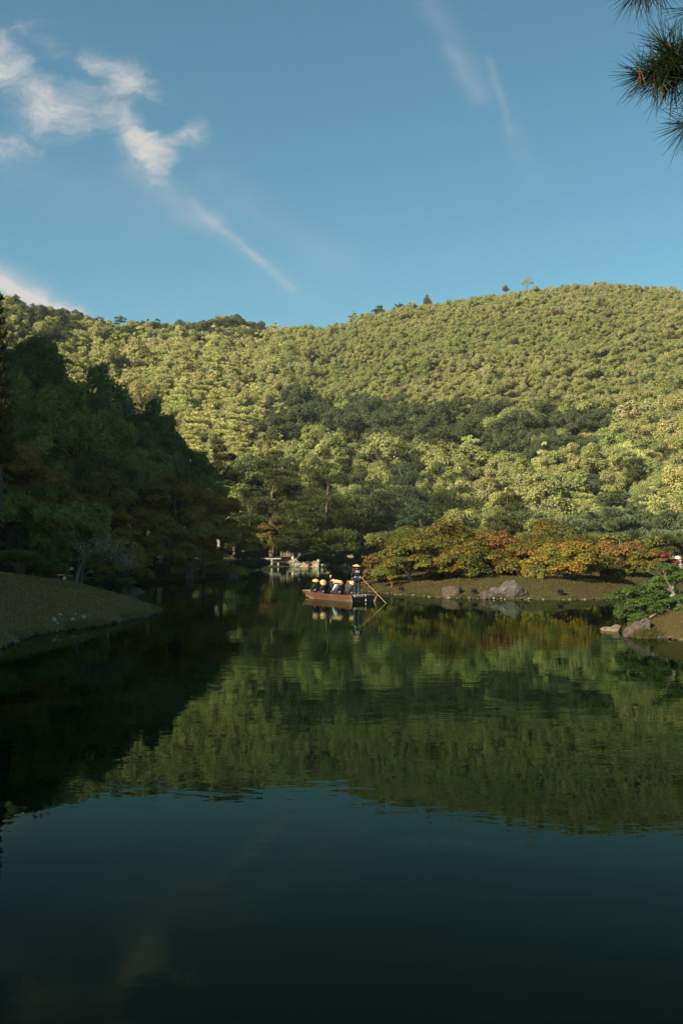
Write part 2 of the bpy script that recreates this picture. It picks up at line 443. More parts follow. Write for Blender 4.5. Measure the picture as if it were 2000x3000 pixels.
SHADE_SPUR_S, SHADE_SPUR_X = 1.35, -37.0
def spur(x, y):  # unseen slope, its steepness and height shaped to shade the left wood
    d = np.maximum(SHADE_SPUR_X - x + (vnoise(x, y, 25, 9) - .5) * 8, 0)
    f = np.clip((150 - y) / 40, 0, 1) * np.clip((y + 105) / 40, 0, 1)
    cap = np.interp(y, [22, 46, 95, 118], [11.0, 54.0, 54.0, 20.0])
    return np.minimum(SHADE_SPUR_S * d, cap + .05 * d) * f
POND = chaikin([(-50, 4), (-50, 55), (-41, 74), (-29, 90), (-16, 101), (-11, 112), (-12, 140), (-13.5, 171), (-9, 177), (-1, 173), (2, 164), (6, 158),
                (14, 152), (30, 140), (52, 120), (62, 80), (62, 4)], 2)
def land(x, y):
    x = np.asarray(x, float); y = np.asarray(y, float)
    d = -sdf(POND, x, y)
    z = np.where(d > 0, 1.5 * (1 - np.exp(-np.maximum(d, 0) / 5)), np.maximum(d * .6, -1.6))
    h = np.maximum(hill(x, y), spur(x, y))
    return z + h * np.clip(d / 10, 0, 1) + np.where(d > 3, (vnoise(x, y, 9, 2) - .5) * .6, 0)
def grid_mesh(name, X, Y, Z):
    ny, nx = X.shape
    V = np.stack([X, Y, Z], -1).reshape(-1, 3)
    i = np.arange(ny - 1)[:, None] * nx + np.arange(nx - 1)[None]
    Q = np.stack([i, i + 1, i + nx + 1, i + nx], -1).reshape(-1, 4)
    return mesh_np(name, V, Q, smooth=True)

Xg, Yg = np.meshgrid(np.arange(-210, 171, 2.0), np.arange(-110, 262, 2.0))
Zg = land(Xg, Yg)
o = link('garden_ground', grid_mesh('garden_ground', Xg, Yg, Zg), MATS['forest_floor']); tag(o, kind='structure')
PX, RR = np.meshgrid(np.linspace(-900, 2900, 160), np.concatenate([np.linspace(200, 330, 30), np.linspace(336, 1000, 110)]))
UX = (PX - 1000) / F; NN = np.sqrt(1 + UX * UX); Xh = UX / NN * RR; Yh = RR / NN
o = link('hillside', grid_mesh('hillside', Xh, Yh, land(Xh, Yh) - .25), MATS['forest_floor']); tag(o, kind='structure')
bm = bmesh.new(); bmesh.ops.create_circle(bm, cap_ends=True, radius=1500, segments=64)
o = link('ground', bm_mesh('ground', bm), MATS['forest_floor'], loc=(0, 0, -2.2)); tag(o, kind='structure')
bm = bmesh.new(); vs_ = [bm.verts.new(p) for p in ((-62, -4, 0), (75, -4, 0), (75, 182, 0), (-62, 182, 0))]; bm.faces.new(vs_)
o = link('pond_water', bm_mesh('pond_water', bm), MATS['pond_water']); tag(o, kind='structure')

PATCH = {}
def patch(name, poly, H, w, mat, step, extra=None):
    P = chaikin(poly, 3)
    lo = P.min(0) - 2.5; hi = P.max(0) + 2.5
    X, Y = np.meshgrid(np.arange(lo[0], hi[0] + step, step), np.arange(lo[1], hi[1] + step, step))
    def z(x, y):
        x = np.asarray(x, float); y = np.asarray(y, float); d = sdf(P, x, y)
        zz = np.where(d > 0, H * (1 - np.exp(-np.maximum(d, 0) / w)), np.maximum(d * .9, -1.5))
        if extra is not None: zz = zz + np.where(d > 0, extra(x, y, d), 0)
        return zz + np.where(d > .3, (vnoise(x, y, 1.7, 4) - .5) * .12 * np.clip(d / 2, 0, 1), 0)
    me = grid_mesh(name, X, Y, z(X, Y))
    o = link(name, me, MATS[mat]); tag(o, kind='structure')
    PATCH[name] = (z, P, o)
    return o
wp = lambda px, py: tuple(wat(px, py))[:2]
LB = patch('left_bank', [wp(468, 1797), wp(400, 1813), wp(319, 1829), wp(223, 1843), wp(127, 1854), wp(64, 1872), wp(0, 1906), (-12.5, 24), (-18, 12), (-30, 4), (-60, 4),
                         (-60, 74), (-30, 72), (-19, 64), (-12.5, 57), (-9.2, 51.5)], 2.3, 4.6, 'turf_left', .4)
IS = patch('island', [(.4, 76), wp(1110, 1737), wp(1160, 1743), wp(1210, 1747), wp(1300, 1752), wp(1450, 1756), wp(1600, 1757), wp(1740, 1757), wp(1850, 1752), wp(1960, 1738), (34, 84),
                      (46, 100), (40, 116), (20, 118), (7, 108), (2, 92), (-.2, 82)], 1.45, 5.0, 'turf_island', .4)
RB = patch('right_bank', [(10.3, 37.0), (10.0, 35.4), (10.6, 34.5), wp(1935, 1868), wp(2000, 1878), (14, 31), (19, 27), (30, 24), (40, 40), (30, 52), (19, 47), (14.5, 42.5), (12.2, 40)], 2.4, 3.6, 'turf_right', .25)
FB = patch('far_bank', [(-10, 176.5), (-4, 171.5), (1, 167), (5, 162), (9, 158.5), (15, 160), (18, 170), (10, 184), (-4, 188), (-12, 184)], 2.3, 3.2, 'earth', .5)
NS = patch('near_shore', [(-40, 4.3), (-20, 4.6), (-8, 4.4), (0, 4.2), (8, 4.4), (20, 4.7), (50, 4), (50, -60), (-40, -60)], 1.5, 1.6, 'turf_left', .8)
bm = bmesh.new()

def hit(px, py, zf, y0, y1):
    for Y in np.arange(y0, y1, .2):
        q = at(px, py, Y)
        if q.z <= float(zf(np.array([q.x]), np.array([q.y]))[0]): return q
    return at(px, py, y1)
# ---------------------------------------------------------------- trees
def cards(P, N, size, aspect, along=None, r=rng):
    n = len(P)
    N = N / (np.linalg.norm(N, axis=1, keepdims=True) + 1e-9)
    A = r.normal(size=(n, 3)) if along is None else along + r.normal(size=(n, 3)) * .35
    T = A - (A * N).sum(1, keepdims=True) * N
    T /= np.linalg.norm(T, axis=1, keepdims=True) + 1e-9
    B = np.cross(N, T)
    s = (size * r.uniform(.6, 1.35, n))[:, None]
    V = np.stack([P - T * s, P + B * s * aspect + N * s * .12, P + T * s, P - B * s * aspect + N * s * .12], 1).reshape(-1, 3)
    Q = np.arange(4 * n).reshape(n, 4)
    return V, Q
def foliage(lobes, n, size, r, pal, aspect=.6, up=.35, droop=0.0, spread=.16, clumps=26, needle=False, inner=.22, top=-.35, hue=None):
    """leaf cards gathered in clumps over the shells of the lobes; pal: list of (albedo, weight)"""
    L = np.array(lobes, float); area = (L[:, 3] * L[:, 4] + L[:, 3] * L[:, 5] + L[:, 4] * L[:, 5]); k = len(L)
    per = np.maximum((n * area / area.sum()).astype(int), 8)
    Ps, Ns, Cs, As = [], [], [], []
    palc = np.array([p[0] for p in pal]); palw = np.array([p[1] for p in pal], float); palw /= palw.sum()
    for i in range(k):
        c, rad = L[i, :3], L[i, 3:6]
        d = r.normal(size=(clumps, 3)); d /= np.linalg.norm(d, axis=1, keepdims=True)
        d[:, 2] = np.where(d[:, 2] < top, -d[:, 2], d[:, 2])
        lobe_c = palc[r.choice(len(palc), p=palw)]
        cc = palc[r.choice(len(palc), size=clumps, p=palw)] * .5 + lobe_c * .5
        cc = cc * r.uniform(.88, 1.12, (clumps, 1))
        j = r.integers(0, clumps, per[i])
        u = d[j] + r.normal(size=(per[i], 3)) * spread * 2.2
        ln = np.linalg.norm(u, axis=1, keepdims=True); un = u / ln
        depth = np.where(r.random(per[i]) < inner, r.uniform(.45, .85, per[i]), r.normal(1.0, .09, per[i]))[:, None]
        bulge = 1 + .22 * (np.exp(-((un - d[j]) ** 2).sum(1, keepdims=True) / .06) - .5)
        p = c + un * rad * depth * bulge
        nn = un / rad; nn /= np.linalg.norm(nn, axis=1, keepdims=True)
        nn = nn + np.array([0, 0, up]) + r.normal(size=nn.shape) * .55
        if droop: p[:, 2] -= droop * ((p[:, 0] - c[0]) ** 2 + (p[:, 1] - c[1]) ** 2) / (rad[0] ** 2) * rad[2]
        Ps.append(p); Ns.append(nn); Cs.append(cc[j] * r.uniform(.86, 1.15, (per[i], 1)))
        As.append(un * np.array([.7, .7, .5]) + np.array([0, 0, .7]))
    P = np.concatenate(Ps); N = np.concatenate(Ns); Cc = np.concatenate(Cs)
    if needle:
        N = np.cross(np.concatenate(As), r.normal(size=P.shape))
        V, Q = cards(P, N, size, aspect, np.concatenate(As), r)
    else:
        V, Q = cards(P, N, size, aspect, None, r)
    return V, Q, Cc
def trunk_tubes(lobes, H, R, r, lean=(0, 0), thick=None, limbs=8, start=.3):
    th = thick or H * .022 + .05
    n = 7; wob = r.normal(size=(n, 2)) * .018 * H
    wob[0] = 0
    pts = [(lean[0] * (i / (n - 1)) ** 1.3 + wob[i, 0], lean[1] * (i / (n - 1)) ** 1.3 + wob[i, 1], -.5 + (H * .86 + .5) * i / (n - 1)) for i in range(n)]
    rad = [th * (1.35 if i == 0 else 1 - .82 * i / (n - 1)) for i in range(n)]
    T = [(pts, rad)]
    idx = r.permutation(len(lobes))[:limbs]
    for i in idx:
        c = np.array(lobes[i][:3])
        t = np.clip((c[2] / H - .12 - r.uniform(0, .1)) / .86, start * .7, .92)
        f = t * (n - 1); a = int(f); b = min(a + 1, n - 1); w = f - a
        s = np.array(pts[a]) * (1 - w) + np.array(pts[b]) * w
        m = s * .5 + c * .5 + np.array([0, 0, -.06 * R]) + r.normal(size=3) * .05 * R
        r0 = max(th * (1 - .8 * t) * .55, .02)
        T.append(([tuple(s), tuple(s * .7 + m * .3), tuple(m), tuple(c)], [r0, r0 * .85, r0 * .6, r0 * .25]))
    return T
def lobes_broad(H, R, hb, r, k=13, ragged=False):
    L = []; mid = (H + hb) / 2; hh = (H - hb) / 2
    for i in range(k):
        d = r.normal(size=3); d /= np.linalg.norm(d); d[2] = abs(d[2]) if r.random() < .45 else d[2]
        q = (r.uniform(.45, .92) if ragged else r.uniform(.42, .66)) if i else .1
        s_ = r.uniform(.20, .40) if ragged else r.uniform(.34, .48)
        L.append((d[0] * q * R, d[1] * q * R, mid + d[2] * q * hh, s_ * R, s_ * R, s_ * (hh * .6 + R * .4)))
    return L
def lobes_pine(H, R, hb, r, levels=6, flat=.22, open_=1.0, lean=(0, 0)):
    L = []
    for l in range(levels):
        t = l / max(levels - 1, 1); z = hb + (H - hb) * (t * .95)
        Rt = R * (1 - .72 * t ** 1.7) * r.uniform(.82, 1.08); m = max(1, int(round(5.4 * (1 - t) + 1)))
        a0 = r.uniform(0, 6.28)
        for j in range(m):
            a = a0 + 6.283 * j / m + r.normal() * .3; q = Rt * (r.uniform(.45, .68) if m > 1 else .1)
            s = Rt * r.uniform(.30, .46) * open_
            fx = (z / H) ** 1.3
            L.append((math.cos(a) * q + lean[0] * fx, math.sin(a) * q + lean[1] * fx, z + r.normal() * .055 * H, s, s, s * (flat + .22) + .12))
    return L
def lobes_maple(H, R, hb, r, k=26):
    L = []; span = H - hb
    for i in range(k):
        a = r.uniform(0, 6.283); q = math.sqrt(r.uniform(.01, 1)) * .84
        top = H - span * .88 * q ** 2.3
        s_ = R * r.uniform(.20, .33); fz = s_ * r.uniform(.34, .5)
        z = top - fz - (r.uniform(0, .45) * span if r.random() < .55 else r.uniform(0, .08) * span)
        L.append((math.cos(a) * q * R, math.sin(a) * q * R, max(z, hb + fz * .6), s_, s_, fz))
    return L
def lobes_cone(H, R, hb, r, levels=8):
    L = []
    for l in range(levels):
        t = l / (levels - 1); z = hb + (H - hb) * t * .95; Rt = R * (1 - .86 * t)
        m = max(1, int(round(4 * (1 - t) + 1)))
        a0 = r.uniform(0, 6.28)
        for j in range(m):
            a = a0 + 6.283 * j / m; q = Rt * .5 if m > 1 else 0
            s = Rt * .55 + .2
            L.append((math.cos(a) * q, math.sin(a) * q, z, s, s, s * .5 + .15))
    return L

PAL = {
 'yellow': [((0.295, 0.274, 0.087), 4), ((0.239, 0.243, 0.087), 3), ((0.352, 0.307, 0.114), 2)],
 'olive': [((0.253, 0.257, 0.090), 4), ((0.202, 0.227, 0.077), 3), ((0.314, 0.297, 0.112), 2)],
 'green': [((0.193, 0.224, 0.068), 4), ((0.232, 0.255, 0.081), 3), ((0.166, 0.180, 0.066), 2)],
 'dark': [((0.062, 0.084, 0.033), 4), ((0.077, 0.097, 0.037), 3), ((0.053, 0.067, 0.030), 2)],  # also stands for cloud shade on parts of the hill
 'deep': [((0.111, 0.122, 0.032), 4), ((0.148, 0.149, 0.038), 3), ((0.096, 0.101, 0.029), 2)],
 'tan': [((0.339, 0.281, 0.135), 4), ((0.286, 0.238, 0.128), 3), ((0.261, 0.264, 0.111), 2)],
 'rust': [((0.199, 0.132, 0.069), 4), ((0.164, 0.132, 0.069), 3), ((0.140, 0.146, 0.069), 2)],
 'pineyellow': [((0.383, 0.399, 0.119), 4), ((0.320, 0.347, 0.113), 3), ((0.448, 0.420, 0.156), 2)],
 'pine': [((0.051, 0.061, 0.017), 4), ((0.061, 0.071, 0.018), 3), ((0.040, 0.053, 0.017), 2)],
 'pinedark': [((0.045, 0.068, 0.029), 4), ((0.055, 0.079, 0.031), 3), ((0.040, 0.056, 0.025), 2)],
 'pinegrey': [((.10, .125, .06), 4), ((.115, .14, .065), 3), ((.08, .10, .05), 2)],
 'pinebright': [((0.053, 0.083, 0.019), 4), ((0.069, 0.096, 0.022), 3), ((0.041, 0.064, 0.019), 2)],
 'maplegold': [((.16, .135, .026), 5), ((.11, .125, .026), 5), ((.24, .14, .027), 2), ((.065, .09, .024), 4)],
 'mapleorange': [((0.239, 0.153, 0.028), 5), ((0.166, 0.153, 0.029), 4), ((0.267, 0.138, 0.033), 2), ((0.092, 0.122, 0.028), 3)],
 'maplered': [((0.211, 0.100, 0.035), 5), ((0.176, 0.126, 0.035), 3), ((0.238, 0.089, 0.040), 2), ((0.088, 0.116, 0.030), 3)],
 'maplecrimson': [((0.187, 0.050, 0.040), 4), ((0.162, 0.070, 0.040), 4), ((0.119, 0.080, 0.035), 3)],
 'mapleolive': [((0.138, 0.124, 0.024), 5), ((0.103, 0.111, 0.024), 4), ((0.172, 0.130, 0.026), 2)],
 'maplebrown': [((0.128, 0.089, 0.029), 5), ((0.090, 0.089, 0.026), 4), ((0.150, 0.097, 0.029), 2)],
 'mapledusk': [((0.109, 0.098, 0.024), 5), ((0.072, 0.077, 0.022), 4), ((0.160, 0.105, 0.024), 2)],
 'shrub': [((.09, .085, .03), 4), ((.07, .08, .028), 3), ((.13, .07, .035), 2)],
 'clipped': [((.06, .085, .028), 4), ((.075, .10, .03), 3), ((.05, .07, .025), 2)],
 'paleleaf': [((.34, .28, .18), 4), ((.26, .22, .13), 3), ((.16, .14, .07), 2)],
}
def tree_meshes(shape, pal, H, R, hb, seed, n, size, lean=(0, 0), trunk='bark', limbs=8, **kw):
    r = np.random.default_rng(seed)
    if shape == 'broad': L = lobes_broad(H, R, hb, r, kw.pop('k', 13), kw.pop('ragged', False)); fk = dict(aspect=.62, clumps=22)
    elif shape == 'pine': L = lobes_pine(H, R, hb, r, kw.pop('levels', 6), kw.pop('flat', .24), kw.pop('open_', 1.0), lean); fk = dict(aspect=.26, needle=True, top=-.15, inner=.3, clumps=20)
    elif shape == 'maple': L = lobes_maple(H, R, hb, r, kw.pop('k', 26)); fk = dict(aspect=.7, up=.8, droop=.7, top=-.1, inner=.25, clumps=16)
    else: L = lobes_cone(H, R, hb, r, kw.pop('levels', 8)); fk = dict(aspect=.3, needle=True, top=-.4, inner=.35, clumps=14)
    fk.update(kw)
    Vv, Q, Cc = foliage(L, n, size, r, PAL[pal], **fk)
    T = trunk_tubes(L, H, R, r, lean, limbs=limbs)
    return (Vv, Q, Cc), T
def crown_mesh(name, VQC, mat='leaf'):
    me = mesh_np(name, *VQC); me.materials.append(MATS[mat]); return me
NEEDLE = {'pine', 'cone'}
def tree_thing(name, loc, crown, trunk, label, group=None, scale=1.0, rz=0.0, cat='tree', color=None):
    e = empty(name, loc, rz); e.scale = (scale,) * 3 if isinstance(scale, (int, float)) else scale
    t = link('trunk', trunk, parent=e); c = link('crown', crown, parent=e)
    if color: c.color = (*color, 1)
    tag(e, label, cat, group)
    return e
DENS = dict(broad=(2.3, .5), maple=(1.9, .62), pine=(2.7, .62), cone=(1.9, .66))
def place_tree(name, px, top, d, hw, shape, pal, label, base=None, seed=1, n=5000, size=.2, trunk='bark', group=None, zground=None, lean=(0, 0), tone=None, **kw):
    """one tree built for its own place: top and half width give its size at its distance d"""
    p = at(px, top, d); x, y = p.x, d
    zg = float(land(np.array([x]), np.array([y]))[0]) if zground is None else zground
    H = max(p.z - zg, 1.5); R = hw * d / F
    hb = H * .25 if base is None else max(at(px, base, d).z - zg, .3)
    n = int(n * DENS[shape][0]); size = size * DENS[shape][1]
    VQC, T = tree_meshes(shape, pal, H, R, hb, seed, n, size, lean, **kw)
    tm = tubes_mesh('trunk', T); tm.materials.append(MATS[trunk])
    return tree_thing(name, (x - lean[0] * .6, y - lean[1] * .6, zg), crown_mesh('crown', VQC, 'needle' if shape in NEEDLE else 'leaf'), tm, label, group, color=tone)

# --- the wood in the shade on the left
GL = None
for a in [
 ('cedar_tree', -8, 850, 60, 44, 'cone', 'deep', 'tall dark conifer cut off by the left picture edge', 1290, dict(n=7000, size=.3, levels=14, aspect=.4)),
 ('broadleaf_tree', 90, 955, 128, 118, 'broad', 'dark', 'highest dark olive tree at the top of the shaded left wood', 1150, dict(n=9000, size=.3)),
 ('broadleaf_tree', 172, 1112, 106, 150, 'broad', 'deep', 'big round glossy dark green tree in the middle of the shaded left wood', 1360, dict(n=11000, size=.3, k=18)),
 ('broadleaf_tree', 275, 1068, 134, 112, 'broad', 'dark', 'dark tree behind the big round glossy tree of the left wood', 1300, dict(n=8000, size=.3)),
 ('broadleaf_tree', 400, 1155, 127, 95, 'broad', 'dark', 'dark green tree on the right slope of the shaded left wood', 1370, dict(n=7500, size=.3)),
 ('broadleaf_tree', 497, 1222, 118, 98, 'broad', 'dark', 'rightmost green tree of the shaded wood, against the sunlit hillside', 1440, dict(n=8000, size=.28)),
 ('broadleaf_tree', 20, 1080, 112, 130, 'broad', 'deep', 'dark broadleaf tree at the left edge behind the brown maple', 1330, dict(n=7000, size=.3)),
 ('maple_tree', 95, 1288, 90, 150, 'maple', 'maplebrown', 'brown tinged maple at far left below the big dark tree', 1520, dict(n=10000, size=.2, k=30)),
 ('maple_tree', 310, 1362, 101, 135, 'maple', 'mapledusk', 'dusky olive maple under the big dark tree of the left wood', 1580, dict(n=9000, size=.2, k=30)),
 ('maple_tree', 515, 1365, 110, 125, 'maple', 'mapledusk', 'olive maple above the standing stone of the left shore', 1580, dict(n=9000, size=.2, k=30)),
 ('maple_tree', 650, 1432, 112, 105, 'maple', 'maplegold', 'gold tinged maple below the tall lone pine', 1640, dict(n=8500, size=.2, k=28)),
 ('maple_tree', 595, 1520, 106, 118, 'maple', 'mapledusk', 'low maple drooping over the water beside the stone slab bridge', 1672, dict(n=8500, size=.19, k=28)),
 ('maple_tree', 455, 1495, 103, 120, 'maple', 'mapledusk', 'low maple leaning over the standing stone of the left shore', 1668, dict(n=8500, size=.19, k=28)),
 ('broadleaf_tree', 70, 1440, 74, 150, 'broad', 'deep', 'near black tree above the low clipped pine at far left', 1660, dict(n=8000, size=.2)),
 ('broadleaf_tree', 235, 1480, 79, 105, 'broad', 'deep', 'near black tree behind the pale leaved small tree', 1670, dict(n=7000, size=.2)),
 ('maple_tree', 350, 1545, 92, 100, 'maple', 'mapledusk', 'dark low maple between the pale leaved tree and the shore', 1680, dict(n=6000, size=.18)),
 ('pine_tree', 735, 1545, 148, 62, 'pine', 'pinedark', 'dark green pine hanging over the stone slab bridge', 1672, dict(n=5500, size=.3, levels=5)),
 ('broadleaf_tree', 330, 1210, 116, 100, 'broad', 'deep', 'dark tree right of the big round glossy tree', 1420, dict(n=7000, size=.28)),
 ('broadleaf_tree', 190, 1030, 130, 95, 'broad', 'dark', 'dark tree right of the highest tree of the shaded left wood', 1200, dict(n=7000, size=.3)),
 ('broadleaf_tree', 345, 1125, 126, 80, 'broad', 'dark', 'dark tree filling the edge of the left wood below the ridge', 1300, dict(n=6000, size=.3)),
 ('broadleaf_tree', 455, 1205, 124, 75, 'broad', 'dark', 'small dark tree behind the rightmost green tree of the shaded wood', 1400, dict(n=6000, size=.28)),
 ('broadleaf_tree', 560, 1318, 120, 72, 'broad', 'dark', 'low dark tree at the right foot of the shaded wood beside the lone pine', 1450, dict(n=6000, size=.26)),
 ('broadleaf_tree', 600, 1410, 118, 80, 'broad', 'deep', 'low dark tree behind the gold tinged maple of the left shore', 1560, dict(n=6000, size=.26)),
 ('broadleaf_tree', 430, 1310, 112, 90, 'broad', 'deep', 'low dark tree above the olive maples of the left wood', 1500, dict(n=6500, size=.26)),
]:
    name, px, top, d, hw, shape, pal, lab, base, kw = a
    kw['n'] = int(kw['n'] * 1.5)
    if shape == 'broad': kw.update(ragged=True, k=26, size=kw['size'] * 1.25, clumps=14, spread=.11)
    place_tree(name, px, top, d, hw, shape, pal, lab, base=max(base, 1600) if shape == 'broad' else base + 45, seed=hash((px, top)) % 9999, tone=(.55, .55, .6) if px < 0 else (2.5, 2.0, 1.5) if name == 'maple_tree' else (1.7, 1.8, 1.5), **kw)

# --- pines of the far shore
for a in [
 ('pine_tree', 649, 1290, 205, 66, 'pine', 'pine', 'tall lone pine with bare trunk beside the sunlit slope', 1385, dict(n=4500, size=.42, levels=5, trunk='bark_grey')),
 ('pine_tree', 800, 1312, 208, 112, 'pine', 'pine', 'tall pine left of the biggest central pine', 1490, dict(n=7500, size=.42, levels=8)),
 ('pine_tree', 955, 1320, 186, 146, 'pine', 'pine', 'biggest broad layered pine in the centre behind the boat', 1575, dict(n=13000, size=.38, levels=10, flat=.2)),
 ('pine_tree', 868, 1455, 183, 104, 'pine', 'pine', 'lower pine left of the biggest central pine above the stone slab bridge', 1600, dict(n=6500, size=.36, levels=5)),
 ('pine_tree', 1180, 1332, 200, 118, 'pine', 'pinedark', 'dark bluish pine right of the biggest central pine', 1560, dict(n=9000, size=.4, levels=9)),
 ('pine_tree', 1095, 1385, 196, 95, 'pine', 'pinedark', 'dark pine half hidden behind the biggest central pine', 1580, dict(n=6500, size=.4, levels=7)),
 ('pine_tree', 1330, 1378, 218, 112, 'pine', 'pine', 'rounded olive pine above the island maples', 1530, dict(n=7000, size=.42, levels=6, flat=.4)),
 ('pine_tree', 728, 1420, 196, 88, 'pine', 'pine', 'olive pine between the tall lone pine and the central pines', 1590, dict(n=5500, size=.38, levels=6)),
 ('maple_tree', 800, 1505, 181, 55, 'maple', 'maplebrown', 'small brown leaved tree above the stone slab bridge', 1610, dict(n=3000, size=.3)),
 ('pine_tree', 1230, 1470, 170, 80, 'pine', 'pinedark', 'dark pine at the left end of the island maples', 1590, dict(n=6000, size=.36, levels=6)),
 ('broadleaf_tree', 1340, 1490, 150, 65, 'broad', 'green', 'rounded green tree peeping over the leftmost big maple', 1560, dict(n=4000, size=.28)),
 ('pine_tree', 935, 1588, 168, 52, 'pine', 'pinebright', 'low green layered pine above the pale rocks of the far shore', 1632, dict(n=3000, size=.26, levels=3, flat=.16)),
 ('pine_tree', 905, 1614, 164, 34, 'pine', 'pinebright', 'lowest small layered pine beside the pale rocks', 1635, dict(n=2000, size=.24, levels=2, flat=.18)),
 ('pine_tree', 1012, 1598, 160, 44, 'pine', 'pinebright', 'low cushion pine above the pale stepladder', 1645, dict(n=3000, size=.25, levels=3, flat=.2)),
 ('pine_tree', 1065, 1592, 150, 46, 'pine', 'pinebright', 'bright green cushion pine behind the standing boatman', 1650, dict(n=3200, size=.25, levels=3, flat=.2)),
 ('pine_tree', 1128, 1582, 140, 50, 'pine', 'pinebright', 'bright green cushion pine between the boatman and the maples', 1650, dict(n=3200, size=.25, levels=3, flat=.2)),
 ('pine_tree', 970, 1618, 158, 36, 'pine', 'pinebright', 'small cushion pine at the water beside the pale stepladder', 1650, dict(n=2200, size=.24, levels=2, flat=.2)),
 ('pine_tree', 1160, 1545, 150, 50, 'pine', 'pinedark', 'small dark pine behind the left island maple', 1620, dict(n=3000, size=.28, levels=4)),
 ('pine_tree', 1590, 1478, 135, 92, 'pine', 'pinegrey', 'grey green pine behind the middle of the island maples', 1590, dict(n=6500, size=.3, levels=5)),
 ('pine_tree', 1715, 1490, 128, 100, 'pine', 'pinegrey', 'broad grey green pine behind the rust coloured right maples', 1600, dict(n=7500, size=.28, levels=5)),
 ('pine_tree', 1835, 1470, 124, 100, 'pine', 'pinegrey', 'broad grey green pine above the rust coloured right maple', 1590, dict(n=7500, size=.28, levels=5)),
 ('pine_tree', 1950, 1490, 118, 100, 'pine', 'pinegrey', 'grey green pine with leaning trunk at the right picture edge', 1620, dict(n=7500, size=.28, levels=5)),
 ('pine_tree', 1985, 1560, 108, 70, 'pine', 'pine', 'low green pine at the right picture edge above the white bundle', 1640, dict(n=4500, size=.24, levels=3)),
 ('pine_tree', 1470, 1470, 160, 90, 'pine', 'pine', 'green pine behind the left half of the island maples', 1590, dict(n=6000, size=.32, levels=5)),
]:
    name, px, top, d, hw, shape, pal, lab, base, kw = a
    place_tree(name, px, top, d, hw, shape, pal, lab, base=base, seed=(px * 31 + top) % 9999, **kw)

# --- understorey behind the pines and the maples
for k, (px, top, d, hw, pal_) in enumerate([(615, 1395, 226, 67, 'dark'), (690, 1433, 222, 64, 'green'), (765, 1417, 228, 69, 'dark'), (845, 1425, 224, 67, 'dark'), (905, 1445, 216, 67, 'deep'), (985, 1455, 214, 69, 'deep'), (1060, 1435, 222, 69, 'dark'), (1140, 1425, 226, 73, 'deep'),
        (1245, 1435, 222, 73, 'dark'), (1330, 1500, 205, 73, 'dark'), (1425, 1478, 215, 78, 'green'), (1520, 1480, 205, 78, 'dark'), (1610, 1500, 190, 80, 'green'), (1700, 1502, 180, 82, 'dark'), (1795, 1500, 172, 85, 'dark'), (1890, 1505, 165, 87, 'dark'), (1985, 1510, 160, 87, 'dark'),
        (880, 1560, 196, 58, 'deep'), (1020, 1560, 192, 62, 'deep'), (1110, 1560, 180, 67, 'deep'), (770, 1570, 190, 58, 'deep'), (1200, 1550, 160, 69, 'deep'), (1560, 1560, 135, 78, 'deep'), (1760, 1570, 122, 85, 'deep'), (1930, 1580, 112, 82, 'deep'), (1400, 1555, 140, 82, 'deep')]):
    where = 'behind the central pines' if px < 1150 else 'behind the island maples'
    ordn = ['leftmost', 'second', 'third', 'fourth', 'fifth', 'sixth', 'seventh', 'eighth', 'ninth', 'tenth', 'eleventh', 'twelfth', 'thirteenth', 'fourteenth', 'fifteenth', 'sixteenth', 'seventeenth'][k if k < 17 else k - 17]
    place_tree('broadleaf_tree', px, top, d, hw, 'broad', pal_, ('%s rounded understorey tree from the left in the %s row %s' % (ordn, 'upper' if k < 17 else 'lower', where)), base=1608, seed=500 + k, n=3200, size=.36, k=12)

# --- maples of the island
isz = PATCH['island'][0]
def iz(px, d): return float(isz(np.array([(px - 1000) / F * d]), np.array([float(d)]))[0])
for a in [
 (1290, 1508, 77, 190, 'maplegold', 'biggest gold and green maple at the left of the island', 1690, 20000),
 (1200, 1572, 73, 105, 'maplegold', 'olive gold maple left of the biggest maple, low over the slope', 1695, 10000),
 (1118, 1612, 77, 66, 'maplebrown', 'small brownish maple at the left tip of the island behind the pole', 1700, 5000),
 (1440, 1540, 76, 105, 'maplered', 'rust red maple in the middle of the island', 1660, 9000),
 (1385, 1592, 72, 135, 'maplegold', 'olive gold maple hanging low over the rounded boulder', 1698, 12000),
 (1625, 1508, 84, 165, 'mapleolive', 'wide olive brown maple behind the yellow maple', 1660, 15000),
 (1665, 1580, 71, 150, 'mapleorange', 'yellow orange maple hanging low right of the big lichened boulder', 1708, 15000),
 (1535, 1585, 74, 115, 'maplegold', 'gold green maple above the big lichened boulder', 1698, 10000),
 (1815, 1568, 80, 105, 'maplered', 'rust orange maple on the right knoll of the island', 1665, 9500),
 (1885, 1585, 79, 82, 'mapleolive', 'olive and rust maple with several stems at the right end of the island', 1675, 7500),
 (1938, 1602, 78, 52, 'maplecrimson', 'crimson small maple at the right end of the island', 1672, 4000),
]:
    px, top, d, hw, pal, lab, base, n = a
    place_tree('maple_tree', px, top, d, hw, 'maple', pal, lab, base=base, seed=px, n=n, size=.115, zground=iz(px, d), k=34, trunk='bark_grey', limbs=12)

